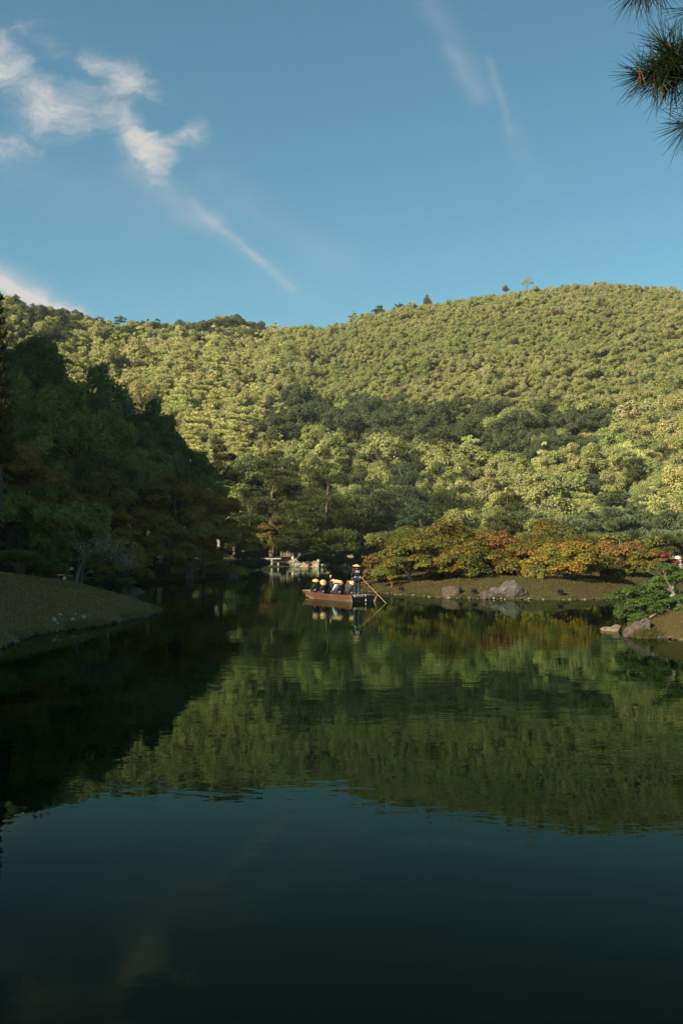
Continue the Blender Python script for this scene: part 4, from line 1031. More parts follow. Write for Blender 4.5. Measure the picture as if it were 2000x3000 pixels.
# small tree with pale withered leaves
p = at(222, 1687, 49.5); zg = float(lbz(np.array([p.x]), np.array([49.5]))[0]); e = empty('pale_leaved_tree', (p.x, 49.5, zg)); e.scale = (1.18, 1.18, 1.2); u = 49.5 / F
r = np.random.default_rng(9)
T = [([(0, 0, -.1), (.12, 0, .5), (.32, .05, .95), (.55, .1, 1.25)], [.085, .07, .055, .045]), ([(.22, .1, -.1), (.26, .1, .5), (.4, .1, .95)], [.04, .034, .03])]
tips = []
for i in range(95):
    t = r.uniform(0, 1); b = Vector((.3 + 1.9 * t, .1 + r.normal() * .25, 1.0 + .35 * math.sin(t * 2.6) - .6 * t * t))
    a = Vector((.4 + r.uniform(.0, .3), .1, 1.05)) if t < .4 else Vector((.5 + 1.1 * (t - .3), .1, 1.15 - .4 * (t - .4)))
    dd = Vector((r.normal() * .45 + .35 * (t - .4), r.normal() * .4, r.uniform(.2, 1.0) - (.9 * max(t - .5, 0))))
    c = b + dd * r.uniform(.5, .95)
    m = (a + b) / 2 + Vector((0, 0, .1)); T.append(([tuple(a), tuple(m), tuple(b), tuple(c)], [.022, .016, .011, .004]))
    tips += [b.lerp(c, q) for q in (0, .3, .55, .8, 1.0)]
tm = tubes_mesh('trunk', T, 5); tm.materials.append(MATS['bark_grey']); link('trunk', tm, parent=e)
P_ = np.concatenate([np.array([tuple(t)]) + r.normal(size=(7, 3)) * .11 for t in tips]); n = len(P_)
V_, Q_ = cards(P_, r.normal(size=(n, 3)), .042, .5, None, r)
pc = np.array([(.42, .36, .25), (.32, .27, .17), (.18, .16, .08), (.24, .17, .09), (.12, .11, .05)])[r.integers(0, 5, n)]
link('crown', crown_mesh('crown', (V_, Q_, pc)), parent=e); tag(e, 'small leaning tree with sparse pale withered leaves on the left bank', 'tree')

# clipped pine with cushions hanging over the right shore
d0 = 36.0; u = d0 / F; p0 = at(1965, 1775, d0)
rbz = PATCH['right_bank'][0]
zg = float(rbz(np.array([p0.x]), np.array([37.2]))[0]); e = empty('clipped_pine', (p0.x, 37.0, zg))
def loc(px, py, dy=0.0): q = at(px, py, 37.0 + dy); return (q.x - p0.x, dy, q.z - zg)
pads = [(1800, 1748, -.2, 30, 9), (1835, 1735, -.2, 32, 10), (1868, 1733, -.1, 26, 12), (1858, 1752, .2, 24, 8), (1905, 1722, .0, 34, 14), (1940, 1708, .1, 42, 16), (1985, 1690, .2, 44, 15), (1950, 1664, .3, 36, 10),
        (2030, 1680, .2, 40, 14), (1925, 1745, -.3, 32, 11), (1872, 1770, -.5, 40, 12), (1832, 1785, -.5, 36, 13), (1818, 1804, -.6, 24, 11), (1905, 1790, -.6, 42, 14), (1865, 1812, -.7, 34, 12), (1875, 1832, -.8, 36, 11),
        (1960, 1765, -.4, 36, 10), (1995, 1758, -.4, 30, 9), (1900, 1765, -.3, 36, 11), (1995, 1790, -.7, 26, 10), (2030, 1775, -.6, 30, 11), (1845, 1770, -.4, 26, 10), (1960, 1735, .2, 26, 10)]
L = []
for px, py, dy, rx, rz in pads:
    q = loc(px, py, dy); L.append((*q, rx * u * .95, rx * u * .85, rz * u * 1.5))
r = np.random.default_rng(12)
link('crown', crown_mesh('crown', foliage(L, 36000, .03, r, PAL['pinebright'], aspect=.5, clumps=40, spread=.08, inner=.2, top=-.3), 'needle'), parent=e)
def limb(*pp): return [loc(*q) for q in pp]
T = [([(.15, .1, -.2)] + limb((1975, 1750, .1), (1965, 1722, .1), (1985, 1700, .2)), [.16, .14, .11, .07]),
     (limb((1968, 1735, .1), (1930, 1722, 0), (1890, 1735, -.1), (1850, 1738, -.2), (1800, 1752, -.2)), [.09, .07, .055, .045, .02]),
     (limb((1970, 1745, .0), (1950, 1765, -.3), (1920, 1785, -.5), (1880, 1795, -.6), (1830, 1795, -.6)), [.09, .08, .06, .05, .02]),
     (limb((1945, 1770, -.3), (1910, 1805, -.6), (1875, 1825, -.8)), [.06, .05, .02]), (limb((1968, 1725, .1), (1945, 1690, .2), (1952, 1668, .3)), [.07, .05, .02]),
     (limb((1975, 1750, 0), (1995, 1765, -.4), (2030, 1778, -.6)), [.06, .045, .02]), (limb((1985, 1700, .2), (2030, 1690, .2)), [.06, .03]), (limb((1940, 1730, -.1), (1925, 1748, -.3), (1885, 1765, -.4)), [.05, .04, .02])]
for l in L: pass
tm = tubes_mesh('trunk', T, 7); tm.materials.append(MATS['bark_grey']); link('trunk', tm, parent=e)
tag(e, 'clipped cushion pine spreading over the brown boulder at the right shore', 'tree')

# near pine: a bough reaching in at the top right
tx, ty = 3.6, 3.9
e = empty('pine_tree', (tx, ty, 1.4)); tag(e, 'long needled pine whose bough reaches in at the top right corner', 'tree')
rel = lambda v: (v[0] - tx, v[1] - ty, v[2] - 1.4)
D = 3.45
T = [([(0, 0, -.3), (-.05, 0, 1.2), (.05, .1, 2.6), (-.1, 0, 4.2), (0, 0, 6.0)], [.2, .17, .15, .12, .09])]
tm = tubes_mesh('trunk', T, 10); tm.materials.append(MATS['bark']); link('trunk', tm, parent=e)
def bq(px, py, dd=0.0): return rel(at(px, py, D + dd))
tb = [([(-.02, .05, 3.1), bq(2350, 260, .1), bq(2150, 235), bq(2040, 225), bq(1990, 212), bq(1935, 205)], [.05, .035, .022, .015, .011, .006]),
      ([bq(2050, 227), bq(2010, 190), bq(1975, 150, -.03), bq(1945, 120, -.04)], [.014, .012, .010, .006]), ([bq(1995, 213), bq(1940, 222, .05), bq(1880, 222, .05)], [.011, .009, .005]),
      ([bq(2080, 230), bq(2050, 300, -.05), bq(2030, 350, -.08), bq(2005, 372, -.1)], [.013, .01, .008, .005]), ([bq(2200, 240), bq(2100, 60, .1), bq(2000, -15, .1), bq(1900, -20, .1), bq(1850, -20, .1)], [.018, .014, .011, .009, .005]),
      ([bq(2050, 20, .1), bq(2030, 10, .1), bq(2015, 20, .1)], [.009, .007, .004]), ([bq(2000, 200), bq(1985, 240, .06), bq(1965, 255, .06)], [.01, .008, .005])]
tm = tubes_mesh('bough', tb, 8); tm.materials.append(MATS['bark']); link('bough', tm, parent=e)
rn = np.random.default_rng(3)
NEED = [(.022, .036, .02), (.03, .044, .02), (.045, .06, .02), (.02, .03, .022)]
def tuft(center, axis, n, length, spread, back=.12, pal=NEED):
    c = np.array(center); ax = np.array(axis, float); ax /= np.linalg.norm(ax)
    Vs, Cs = [], []
    for i in range(n):
        s = c - ax * rn.uniform(0, back)
        dv = ax * rn.uniform(.15, 1.0) + rn.normal(size=3) * spread; dv /= np.linalg.norm(dv)
        l = length * rn.uniform(.75, 1.15); w = .0011
        sd = np.cross(dv, rn.normal(size=3)); sd /= np.linalg.norm(sd); s2 = np.cross(dv, sd)
        bend = np.array([0, 0, -.012]) * rn.uniform(0, 1.5); m = s + dv * l * .55 + bend * .3; t = s + dv * l + bend
        for q in (0, 1):
            a, b = (sd, s2) if q == 0 else (s2, sd)
            Vs += [s - a * w, s + a * w, m + a * w, m - a * w, m - a * w, m + a * w, t + a * w * .3, t - a * w * .3]
            cc = pal[rn.integers(len(pal))]; Cs += [cc, cc]
    V_ = np.array(Vs); Q_ = np.arange(len(V_)).reshape(-1, 4)
    return V_, Q_, np.array(Cs)
for px, py, dd, ax, n, ln, sp in [
    (1870, 222, .05, (-1, 0, -.25), 150, .125, .42), (1905, 225, .05, (-.7, 0, -.7), 120, .12, .45), (1938, 118, -.04, (-.45, 0, .9), 120, .13, .5), (1960, 145, -.03, (-.2, 0, .4), 80, .12, .6),
    (1935, 205, 0, (-.5, .2, -.6), 110, .12, .5), (1925, 235, .02, (-.2, -.1, -1), 120, .12, .42), (1965, 255, .06, (-.1, 0, -1), 120, .12, .45), (1990, 212, 0, (.1, -.3, -.7), 100, .12, .6),
    (2003, 372, -.1, (-.75, 0, -.3), 130, .125, .5), (2030, 350, -.08, (-.4, 0, -.8), 100, .12, .5), (1850, -20, .1, (-.7, 0, -.45), 120, .12, .45), (1885, -22, .1, (-.1, 0, -.9), 110, .12, .4), (1930, -25, .1, (.2, 0, -.8), 80, .11, .45),
    (1985, 160, -.03, (.3, -.2, .6), 90, .13, .55), (2010, 280, 0, (-.2, 0, -.9), 90, .12, .5), (2015, 20, .1, (-.5, 0, .2), 60, .12, .5), (1890, 205, .05, (-.6, .2, .5), 60, .115, .45), (2000, 120, 0, (.2, 0, .8), 70, .13, .5)]:
    me = crown_mesh('needle_tuft', tuft(bq(px, py, dd), ax, int(n * .75), ln, sp), 'needle'); link('needle_tuft', me, parent=e)
for px, py in ((1873, 212), (1915, 228), (1940, 250)):
    me = crown_mesh('withered_needles', tuft(bq(px, py, .0), (0.05, 0, -1), 4, .06, .1, .02, [(.16, .07, .025), (.13, .06, .025)]), 'needle'); o = link('withered_needles', me, parent=e); o['label'] = 'withered orange brown needles hanging from the bough'

# ---------------------------------------------------------------- boat
BL = 6.5
bhead = Vector((-0.485, .875, 0)).normalized(); bside = Vector((.875, .485, 0)).normalized()
BO = Vector((1.27, 58.75, 0))
boat = empty('wooden_boat', BO, math.atan2(bhead.y, bhead.x) - math.pi / 2); tag(boat, 'flat bottomed reddish wooden punt carrying people in straw hats', 'boat')
def bl(t, off, z): return BO + bhead * t + bside * off + Vector((0, 0, z))   # local x = off, local y = t
ST = np.linspace(0, BL, 12)
def hb_(t): return np.interp(t, [0, 2.5, 4.5, 6.5], [.70, .76, .70, .40])
def ht_(t): return np.interp(t, [0, 2.5, 4.5, 6.5], [.84, .93, .87, .52])
def zt_(t): return .36 + .07 * max(0, (t - 3.2) / 3.3) ** 1.8 + .02 * max(0, (1.5 - t) / 1.5)
def zb_(t): return -.12 + .2 * max(0, (t - 4.2) / 2.3) ** 1.6
def strake(name, side, f0, f1, out_, th, mat):
    bm = bmesh.new(); rows = []
    for t in ST:
        te = t + (0.0 if t < BL else 0.0)
        def pt(f, o_):
            x = hb_(t) + (ht_(t) - hb_(t)) * f + o_; z = zb_(t) + (zt_(t) - zb_(t)) * f
            rake = .35 * f if t > BL - .01 else 0
            return bm.verts.new((side * x, te + rake, z))
        rows.append([pt(f0, out_), pt(f1, out_), pt(f1, out_ - th), pt(f0, out_ - th)])
    for a, b in zip(rows, rows[1:]):
        for i in range(4): bm.faces.new((a[i], a[(i + 1) % 4], b[(i + 1) % 4], b[i]))
    bm.faces.new(rows[0]); bm.faces.new(rows[-1])
    return link(name, bm_mesh(name, bm), MATS[mat], boat)
for s in (-1, 1):
    strake('lower_strake', s, 0, .66, 0, .045, 'boat_brown'); strake('upper_strake', s, .665, 1, .028, .05, 'boat_red'); strake('gunwale', s, 1.003, 1.055, .04, .10, 'boat_red')
    strake('bottom_rail', s, .10, .20, .018, .015, 'boat_pale')
bm = bmesh.new(); rows = [[bm.verts.new((-hb_(t) + .04, t, zb_(t) + .02)), bm.verts.new((hb_(t) - .04, t, zb_(t) + .02))] for t in ST]
for a, b in zip(rows, rows[1:]): bm.faces.new((a[0], a[1], b[1], b[0]))
link('hull_bottom', bm_mesh('hull_bottom', bm), MATS['boat_dark'], boat)
for i in range(6):
    bm = bmesh.new(); box_bm(bm, (-.66 + i * .222, .2, .06), (-.66 + i * .222 + .21, 5.2, .09)); link('floor_plank', bm_mesh('floor_plank', bm), MATS['boat_brown'], boat)
for t in (1.75, 2.85, 3.75, 4.75, 5.55):
    bm = bmesh.new(); w = float(hb_(t)) + .02; box_bm(bm, (-w, t - .16, .22), (w, t + .16, .26), bev=.008); link('bench', bm_mesh('bench', bm), MATS['weathered_wood'], boat)
def quad_slab(name, c4, n, th, mat):
    bm = bmesh.new(); n = Vector(n) * th; A = [bm.verts.new(c) for c in c4]; B = [bm.verts.new(Vector(c) + n) for c in c4]
    bm.faces.new(A); bm.faces.new(B[::-1])
    for i in range(4): bm.faces.new((A[i], B[i], B[(i + 1) % 4], A[(i + 1) % 4]))
    return link(name, bm_mesh(name, bm), MATS[mat], boat)
transom_o = quad_slab('transom', [(-.70, .004, -.12), (.70, .004, -.12), (.80, -.03, .335), (-.80, -.03, .335)], (0, 1, 0), .05, 'boat_dark')
quad_slab('transom_rail', [(-.89, -.075, .337), (.89, -.075, .337), (.89, -.075, .40), (-.89, -.075, .40)], (0, 1, 0), .12, 'boat_red')
quad_slab('bow_plate', [(-.39, BL - .01, .06), (.39, BL - .01, .06), (.50, BL + .33, .47), (-.50, BL + .33, .47)], (0, 1, 0), .05, 'boat_pale')
for s in (-1, 1):
    quad_slab('corner_post', [(s * .72 - .03, -.05, -.1), (s * .72 + .03, -.05, -.1), (s * .875 + .03, -.09, .38), (s * .875 - .03, -.09, .38)], (0, 1, 0), .06, 'boat_pale')
for i in range(5):
    bm = bmesh.new(); t = .06 + i * .19; w = float(ht_(t)) - .08; box_bm(bm, (-w, t, .35), (w, t + .18, .38), bev=.005); link('stern_deck_plank', bm_mesh('stern_deck_plank', bm), MATS['boat_red'], boat)
for i in range(3):
    bm = bmesh.new(); t = 5.75 + i * .19; w = float(ht_(t)) - .08; box_bm(bm, (-w, t, .40), (w, t + .18, .425), bev=.005); link('bow_deck_plank', bm_mesh('bow_deck_plank', bm), MATS['weathered_wood'], boat)
bm = bmesh.new(); box_bm(bm, (-.66, -.16, .30), (-.05, .08, .425), bev=.012); link('step_board', bm_mesh('step_board', bm), MATS['weathered_wood'], boat)
link('mooring_rope', tubes_mesh('mooring_rope', [([(.08, -.09, .44), (.10, -.12, .36), (.09, -.11, .22), (.115, -.11, .13)], [.014, .014, .016, .022]), ([(.11, -.11, .14), (.14, -.12, .06)], [.012, .018]), ([(.11, -.11, .14), (.08, -.12, .05)], [.012, .018])], 6), MATS['rope'], transom_o)

# ---------------------------------------------------------------- people
def skinned(name, verts, edges, rad, mat, parent, sub=2):
    me = bpy.data.meshes.new('t'); me.from_pydata(verts, edges, [])
    o = bpy.data.objects.new('t', me); C.objects.link(o)
    o.modifiers.new('s', 'SKIN'); 
    for i, sv in enumerate(me.skin_vertices[0].data):
        q = rad[i]; sv.radius = (q, q) if isinstance(q, (int, float)) else q
        sv.use_root = (i == 0)
    m = o.modifiers.new('u', 'SUBSURF'); m.levels = sub; m.render_levels = sub
    dg = bpy.context.evaluated_depsgraph_get()
    me2 = bpy.data.meshes.new_from_object(o.evaluated_get(dg)); me2.name = name
    bpy.data.objects.remove(o); me2.materials.clear()
    for p in me2.polygons: p.use_smooth = True
    return link(name, me2, MATS[mat], parent)
def hat_mesh(Rh, Hh):
    bm = bmesh.new(); prof = [(0.0, Hh), (.06 * Rh, Hh * .965), (.4 * Rh, Hh * .66), (.75 * Rh, Hh * .32), (Rh, 0), (Rh * .985, -.012), (.74 * Rh, Hh * .27), (.4 * Rh, Hh * .58), (0.0, Hh * .88)]
    n = 28; rings = []
    for q, z in prof:
        rings.append([bm.verts.new((0, 0, z))] if q == 0 else [bm.verts.new((q * math.cos(6.28318 * j / n), q * math.sin(6.28318 * j / n), z)) for j in range(n)])
    for a, b in zip(rings, rings[1:]):
        for j in range(n):
            if len(a) == 1: bm.faces.new((a[0], b[j], b[(j + 1) % n]))
            elif len(b) == 1: bm.faces.new((a[j], b[0], a[(j + 1) % n]))
            else: bm.faces.new((a[j], b[j], b[(j + 1) % n], a[(j + 1) % n]))
    return bm_mesh('hat', bm, True)
def fingers(verts, edges, rad, wrist, dirv, side):
    """palm and five bent fingers growing from vertex number wrist"""
    w = Vector(verts[wrist]); d = Vector(dirv).normalized(); a = Vector(side).normalized(); nrm = d.cross(a)
    verts.append(tuple(w + d * .06)); rad.append((.038, .02)); pi_ = len(verts) - 1; edges.append((wrist, pi_))
    for k, (o_, l) in enumerate(((-.03, .06), (-.01, .07), (.01, .066), (.03, .05))):
        verts.append(tuple(w + d * .10 + a * o_)); rad.append(.010); edges.append((pi_, len(verts) - 1))
        verts.append(tuple(w + d * (.10 + l * .6) + a * o_ + nrm * .025)); rad.append(.008); edges.append((len(verts) - 2, len(verts) - 1))
    verts.append(tuple(w + d * .05 + a * -.055 + nrm * .015)); rad.append(.011); edges.append((pi_, len(verts) - 1))
    verts.append(tuple(w + d * .085 + a * -.07 + nrm * .03)); rad.append(.009); edges.append((len(verts) - 2, len(verts) - 1))
def person(label, J, mats, locw, rz, hat=(.26, .13), hat_tilt=(0, 0), extra_hair=None, seat=True):
    e = empty('person', locw, rz)
    order_ = ['pelvis', 'spine', 'chest', 'neck', 'head', 'crown', 'shl', 'ell', 'wrl', 'shr', 'elr', 'wrr', 'hpl', 'knl', 'anl', 'tol', 'hpr', 'knr', 'anr', 'tor']
    rd = dict(pelvis=(.135, .10), spine=(.125, .095), chest=(.135, .09), neck=.045, head=(.078, .095), crown=(.06, .07), shl=.062, shr=.062, ell=.045, elr=.045, wrl=.03, wrr=.03, hpl=.088, hpr=.088, knl=.06, knr=.06, anl=.042, anr=.042, tol=.035, tor=.035)
    E = [('pelvis', 'spine'), ('spine', 'chest'), ('chest', 'neck'), ('neck', 'head'), ('head', 'crown'), ('chest', 'shl'), ('shl', 'ell'), ('ell', 'wrl'), ('chest', 'shr'), ('shr', 'elr'), ('elr', 'wrr'),
         ('pelvis', 'hpl'), ('hpl', 'knl'), ('knl', 'anl'), ('anl', 'tol'), ('pelvis', 'hpr'), ('hpr', 'knr'), ('knr', 'anr'), ('anr', 'tor')]
    ix = {k: i for i, k in enumerate(order_)}
    V_ = [tuple(J[k]) for k in order_]; Ed = [(ix[a], ix[b]) for a, b in E]; Rd = [rd[k] for k in order_]
    h = Vector(J['head']); V_.append(tuple(h + Vector((0, .105, -.01)))); Rd.append(.016); Ed.append((ix['head'], len(V_) - 1))      # nose
    for s in ('l', 'r'):
        dv = Vector(J['wr' + s]) - Vector(J['el' + s]); fingers(V_, Ed, Rd, ix['wr' + s], dv, dv.cross(Vector((0, 0, 1))) if abs(dv.normalized().z) < .9 else Vector((1, 0, 0)))
    skinned('body', V_, Ed, Rd, 'skin', e)
    def cloth(name, keys, edges, grow, mat, cut=None):
        vv = [Vector(J[k]) for k in keys]; jx = {k: i for i, k in enumerate(keys)}
        if cut:
            for k, frm, f in cut: vv[jx[k]] = Vector(J[frm]).lerp(Vector(J[k]), f)
        rr_ = []
        for k in keys:
            q = rd[k]; g_ = grow + (.05 if k == 'neck' else .035 if k in ('chest', 'shl', 'shr') else 0); rr_.append((q[0] + g_, q[1] + g_) if isinstance(q, tuple) else q + g_)
        return skinned(name, [tuple(v) for v in vv], [(jx[a], jx[b]) for a, b in edges], rr_, mat, e)
    cloth('trousers', ['pelvis', 'hpl', 'knl', 'anl', 'hpr', 'knr', 'anr'], [('pelvis', 'hpl'), ('hpl', 'knl'), ('knl', 'anl'), ('pelvis', 'hpr'), ('hpr', 'knr'), ('knr', 'anr')], .022, mats[1])
    jk = cloth('jacket', ['spine', 'pelvis', 'chest', 'neck', 'shl', 'ell', 'wrl', 'shr', 'elr', 'wrr'], [('spine', 'pelvis'), ('spine', 'chest'), ('chest', 'neck'), ('chest', 'shl'), ('shl', 'ell'), ('ell', 'wrl'), ('chest', 'shr'), ('shr', 'elr'), ('elr', 'wrr')], .026, mats[0],
               [('neck', 'chest', .92), ('wrl', 'ell', .96), ('wrr', 'elr', .96)])
    for s in ('l', 'r'):
        a, b = Vector(J['an' + s]), Vector(J['to' + s]); skinned('shoe', [tuple(a + Vector((0, 0, -.02))), tuple(b), tuple(a + Vector((0, -.04, -.04)))], [(0, 1), (0, 2)], [.05, .042, .045], 'cloth_black', e, 1)
    hair_o = skinned('hair', [tuple(h + Vector((0, -.02, .02))), tuple(h + Vector((0, -.015, .09))), tuple(h + Vector((0, -.05, -.07)))], [(0, 1), (0, 2)], [(.088, .092), .07, .06], mats[2], e, 2)
    if extra_hair:
        skinned('hair_tail', [tuple(h + Vector((0, -.09, .0))), tuple(h + Vector((.02, -.13, -.14))), tuple(h + Vector((.03, -.14, -.30)))], [(0, 1), (1, 2)], [.05, .06, .04], mats[2], hair_o, 2)
    ho = link('hat', hat_mesh(*hat), MATS['straw'], e); ho.location = Vector(J['crown']) + Vector((0, 0, -hat[1] * .3)); ho.rotation_euler = (hat_tilt[0], hat_tilt[1], 0)
    tag(e, label, 'person')
    return e, jk
STAND = dict(pelvis=(0, 0, .93), spine=(0, .0, 1.13), chest=(0, -.01, 1.34), neck=(0, .0, 1.5), head=(0, .02, 1.60), crown=(0, .02, 1.69), shl=(-.19, -.01, 1.40), ell=(-.275, .05, 1.14), wrl=(-.225, .19, .99), shr=(.19, -.01, 1.40), elr=(.285, .02, 1.14), wrr=(.275, .16, .95),
             hpl=(-.10, 0, .88), knl=(-.115, .02, .48), anl=(-.125, -.02, .09), tol=(-.135, .12, .045), hpr=(.10, 0, .88), knr=(.13, .02, .48), anr=(.15, -.02, .09), tor=(.165, .12, .045))
bp = bl(.22, -.30, .43)
bman, jk = person('standing boatman in dark jacket with white lettering, poling at the stern', STAND, ('cloth_black', 'cloth_denim', 'hair_black'), bp, math.radians(8), hat=(.265, .125), hat_tilt=(.06, .10))
bm = bmesh.new()
for z0, z1 in ((.985, 1.055),):
    n = 24; rg = [[bm.verts.new(((.178 + o_) * math.cos(6.28318 * j / n), (.142 + o_) * math.sin(6.28318 * j / n), z)) for j in range(n)] for z, o_ in ((z0, 0), (z0 + .01, .012), (z1 - .01, .012), (z1, 0))]
    for a, b in zip(rg, rg[1:]):
        for j in range(n): bm.faces.new((a[j], a[(j + 1) % n], b[(j + 1) % n], b[j]))
sash_o = link('sash', bm_mesh('sash', bm, True), MATS['sash'], bman)
for sx in (-.13, .145):
    bm = bmesh.new(); box_bm(bm, (sx - .022, -.165 if sx < 0 else -.150, .985), (sx + .022, -.10, 1.045), bev=.008); link('sash_clip', bm_mesh('sash_clip', bm), MATS['cloth_white'], sash_o)
def text_part(body, size, x, z, y, parent):
    cu = bpy.data.curves.new('lettering', 'FONT'); cu.body = body; cu.size = size; cu.align_x = 'CENTER'; cu.extrude = .003
    to = bpy.data.objects.new('lettering', cu); C.objects.link(to)
    dg = bpy.context.evaluated_depsgraph_get(); me = bpy.data.meshes.new_from_object(to.evaluated_get(dg)); bpy.data.objects.remove(to); me.materials.clear(); me.name = 'lettering'
    o = link('lettering', me, MATS['white_print'], parent); o.rotation_euler = (math.pi / 2, 0, 0); o.location = (x, y, z); return o
text_part('栗林公園', .062, 0.0, 1.30, -.190, jk)
bm = bmesh.new()
for i in range(5): box_bm(bm, (-.085 + i * .035, -.190, 1.385), (-.085 + i * .035 + .025, -.180, 1.402))
link('small_lettering', bm_mesh('small_lettering', bm), MATS['white_print'], jk)

def seatJ(**kw):
    J = dict(pelvis=(0, 0, .14), spine=(0, -.01, .33), chest=(0, .01, .52), neck=(0, .04, .67), head=(0, .07, .77), crown=(0, .07, .86), shl=(-.18, .01, .57), ell=(-.25, .08, .33), wrl=(-.16, .27, .24), shr=(.18, .01, .57), elr=(.25, .08, .33), wrr=(.16, .27, .24),
             hpl=(-.10, .03, .12), knl=(-.14, .42, .20), anl=(-.14, .40, -.10), tol=(-.14, .52, -.14), hpr=(.10, .03, .12), knr=(.14, .42, .20), anr=(.14, .40, -.10), tor=(.14, .52, -.14))
    J.update(kw); return J
BZ = .25
hd = math.atan2(bhead.y, bhead.x) - math.pi / 2
person('leftmost seated passenger in black nearest the bow of the boat', seatJ(), ('cloth_black', 'cloth_black', 'hair_black'), bl(5.35, -.28, BZ + .02), hd + .1, hat=(.235, .13), hat_tilt=(.32, -.1))
person('second passenger from the bow, in black, hat tipped far over', seatJ(head=(-.06, .0, .76), crown=(-.12, -.04, .83)), ('cloth_black', 'cloth_navy', 'hair_black'), bl(4.55, -.14, BZ - .04), hd + .3, hat=(.23, .125), hat_tilt=(.75, -.55))
person('brown haired passenger raising an arm, third from the bow', seatJ(shl=(-.18, .02, .60), ell=(-.20, .10, .82), wrl=(-.17, .12, 1.06)), ('cloth_black', 'cloth_navy', 'hair_brown'), bl(4.25, .36, BZ + .03), hd - .2, hat=(.21, .13), hat_tilt=(-.02, .0), extra_hair=True)
person('passenger in pale grey sleeves seated left of the middle pair', seatJ(), ('cloth_grey', 'cloth_black', 'hair_black'), bl(3.45, .20, BZ + .02), hd + .2, hat=(.24, .12), hat_tilt=(.3, -.15))
person('passenger in black jacket at the right of the middle pair', seatJ(), ('cloth_black', 'cloth_black', 'hair_black'), bl(2.75, .06, BZ - .01), hd + .1, hat=(.24, .13), hat_tilt=(.45, .22))
person('passenger in navy jacket half hidden behind the boatman', seatJ(), ('cloth_navy', 'cloth_black', 'hair_black'), bl(1.75, .34, BZ - .02), hd, hat=(.24, .125), hat_tilt=(.5, .0))

# pole
pa, pb = at(1033, 1666, 59.25), at(1131.5, 1768.5, 57.2)
hand = bman.matrix_world
dirp = (pb - pa).normalized()
pole = link('bamboo_pole', tubes_mesh('bamboo_pole', [([tuple(Vector((0, 0, 0)) + dirp * t) for t in (0, .9, 1.8, 2.7, 3.6, 4.4)], [.010, .011, .012, .0125, .0125, .012])], 8), MATS['bamboo'], loc=pa)
tag(pole, 'long pale bamboo pole held by the boatman, slanting into the water', 'pole')

# ---------------------------------------------------------------- far shore furniture
def part_box(name, par, lo, hi, mat, bev=.01, M=None):
    bm = bmesh.new(); box_bm(bm, lo, hi, M, bev); return link(name, bm_mesh(name, bm), MATS[mat], par)
u = 175 / F
e = empty('slab_bridge', at(800, 1660, 175)); e.location.z = 0; tag(e, 'pale stone slab footbridge on posts at the far shore', 'bridge')
part_box('slab', e, (-2.3, -.45, 1.26), (1.4, .45, 1.5), 'stone_slab', .03)
for x, y in ((-.22, -.3), (.86, .25), (-.22, .3)):
    part_box('post', e, (x - .15, y - .13, -.6), (x + .15, y + .13, 1.26), 'stone_slab', .02)
part_box('post_cap', e, (.66, .02, 1.0), (1.14, .50, 1.257), 'stone_slab', .02)
part_box('foot_wall', e, (.2, .8, -.3), (5.2, 1.6, .75), 'rock_tan', .05)
e = empty('stepladder', at(1001, 1661, 160)); tag(e, 'pale wooden stepladder standing in the shallow water of the far shore', 'ladder'); e.location.z = -.1
for s in (-1, 1):
    link('rail', tubes_mesh('rail', [([(s * .32 - .25, 0, -.3), (s * .2 + .2, .1, 1.55)], [.045, .04])], 6), MATS['weathered_wood'], e)
    link('prop', tubes_mesh('prop', [([(s * .3 + .95, .7, -.3), (s * .18 + .22, .12, 1.5)], [.035, .035])], 6), MATS['weathered_wood'], e)
for i in range(5):
    z = .1 + i * .32; f = (z + .3) / 1.85; cx = -.25 + .45 * f; hw_ = .32 - .12 * f
    part_box('rung', e, (cx - hw_, -.04 + .1 * f, z - .03), (cx + hw_, .05 + .1 * f, z + .03), 'weathered_wood', .005)
e = empty('stake_fence', at(838, 1626, 180)); tag(e, 'short fence of pale stakes on the far bank above the slab bridge', 'fence')
for i in range(9):
    part_box('stake', e, (-1.0 + i * .28, -.04, -.3), (-1.0 + i * .28 + .09, .04, .35 + .25 * R0.random()), 'bark_pale', .01)
part_box('fence_rail', e, (-1.05, .045, .1), (1.4, .08, .17), 'weathered_wood', .005)
# stone landing steps at the tip of the island, behind the boat
p = wat(1030, 1731); e = empty('stone_landing', (p.x, p.y + .2, 0)); tag(e, 'mossy stone landing steps at the island tip behind the boat', 'steps')
for i, (w, h, dy) in enumerate(((.55, .28, 0), (.45, .5, .5), (.36, .72, 1.0))):
    part_box('step', e, (-w, dy, -.4), (w, dy + .6, h), 'rock_brown', .04)
# floodlights
def floodlight(px, py, zfun, d, lab, s=1.0):
    p = hit(px, py, zfun, d - 14, d + 4); e = empty('floodlight', (p.x, p.y, p.z), R0.uniform(-.4, .4)); e.scale = (s,) * 3
    hs = part_box('housing', e, (-.16, -.10, .16), (.16, .12, .34), 'dark_metal', .02, Matrix.Rotation(.35, 4, 'X'))
    part_box('lens', hs, (-.13, .122, .18), (.13, .13, .32), 'lamp_glass', 0, Matrix.Rotation(.35, 4, 'X'))
    part_box('hood', hs, (-.18, -.13, .342), (.18, .22, .356), 'dark_metal', .003, Matrix.Rotation(.35, 4, 'X'))
    for sx in (-1, 1): part_box('bracket', e, (sx * .175 - .012, -.03, .0), (sx * .175 + .012, .03, .26), 'dark_metal', .002)
    part_box('base', e, (-.2, -.08, -.03), (.2, .08, .02), 'dark_metal', .005)
    for sx in (-1, 1): part_box('stake', e, (sx * .12 - .015, -.015, -.25), (sx * .12 + .015, .015, -.03), 'dark_metal', 0)
    tag(e, lab, 'lamp')
floodlight(1080, 1722, isz, 72, 'dark floodlight on the island slope right behind the boatman')
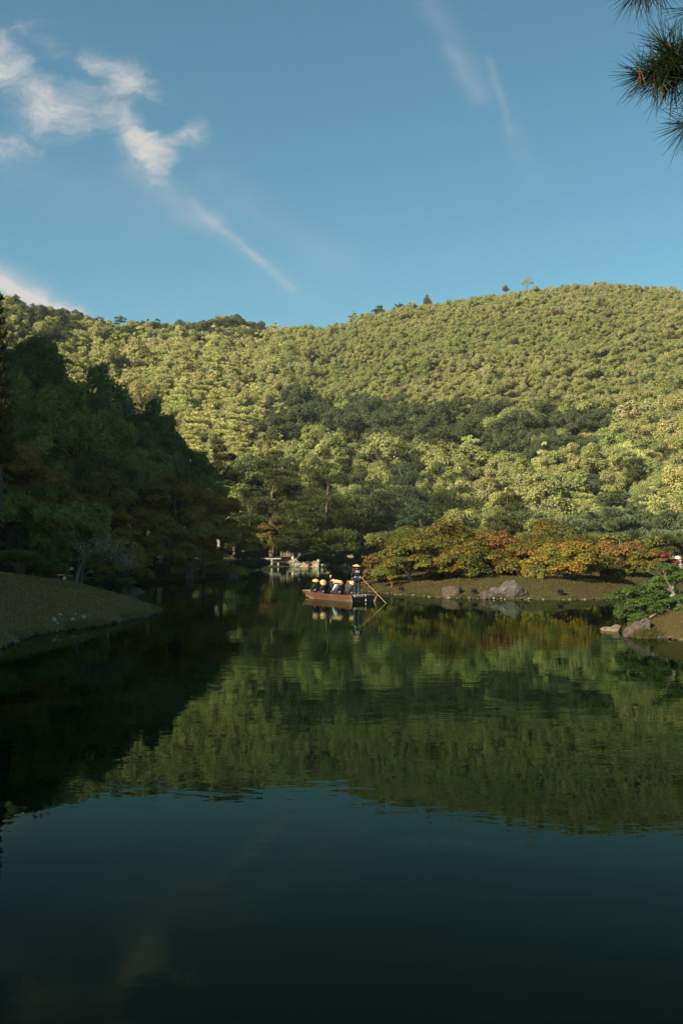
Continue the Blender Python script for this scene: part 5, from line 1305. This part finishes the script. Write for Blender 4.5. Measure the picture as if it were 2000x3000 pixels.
floodlight(1175, 1735, isz, 68.5, 'dark floodlight at the island edge right of the pole')
floodlight(1387, 1742, isz, 66, 'dark floodlight between the rounded and the big lichened boulder')
floodlight(1640, 1744, isz, 65, 'dark floodlight on the bare right half of the island edge')
floodlight(181, 1684, lbz, 51, 'larger dark floodlight beside the dark bush on the left bank', 1.25)
floodlight(205, 1686, lbz, 51, 'dark floodlight at the foot of the leaning pale leaved tree', 1.1)
floodlight(268, 1697, lbz, 50, 'dark floodlight low at the crest of the left bank under the pale leaves', 1.1)
# railing, ledge and white bundle at the right edge
e = empty('garden_seat', at(1978, 1645, 95)); e.location.z -= .1; tag(e, 'pale ledge seat seen under the dark pines at the right edge', 'seat')
part_box('seat', e, (-.65, -.2, .15), (.5, .2, .22), 'stone_pale', .01)
for x in (-.55, .4): part_box('leg', e, (x - .05, -.15, -.7), (x + .05, .15, .148), 'weathered_wood', .01)
part_box('backrest', e, (-.63, .21, .3), (-.1, .25, .6), 'weathered_wood', .01)
o = link('cloth_bundle', rock_mesh(401, (.26, .16, .22), 2, 4, .1, 'cloth_white'), loc=e.location + Vector((.16, 0, .42))); tag(o, 'white bundle lying on the pale ledge seat at right', 'bundle')
o = link('cloth_bundle', rock_mesh(402, (.13, .12, .18), 2, 4, .1, 'brown_bundle'), loc=e.location + Vector((.42, 0, .40))); tag(o, 'orange brown bundle beside the white one on the pale ledge seat', 'bundle')
e = empty('wooden_railing', at(1995, 1665, 88)); tag(e, 'weathered wooden railing at the right picture edge behind the clipped pine', 'railing')
for i in range(4): part_box('post', e, (-.6 + i * .55, -.04, -.9), (-.52 + i * .55, .04, .42), 'weathered_wood', .01)
for z in (.1, .3): part_box('rail', e, (-.65, -.075, z), (1.3, -.042, z + .07), 'weathered_wood', .01)

# ---------------------------------------------------------------- the air between here and the hill
HAZE = .00007
bm = bmesh.new(); box_bm(bm, (-1600, -1600, -3.4), (1600, 1600, 235)); o = link('haze', bm_mesh('haze', bm)); tag(o, 'thin afternoon haze filling the valley', 'haze', kind='stuff')
hm = bpy.data.materials.new('haze'); hm.use_nodes = True; ht = hm.node_tree; ht.nodes.clear()
pv = ht.nodes.new('ShaderNodeVolumePrincipled'); pv.inputs['Color'].default_value = (.92, .94, .95, 1); pv.inputs['Density'].default_value = HAZE
ho = ht.nodes.new('ShaderNodeOutputMaterial'); ht.links.new(pv.outputs[0], ho.inputs['Volume']); o.data.materials.append(hm)
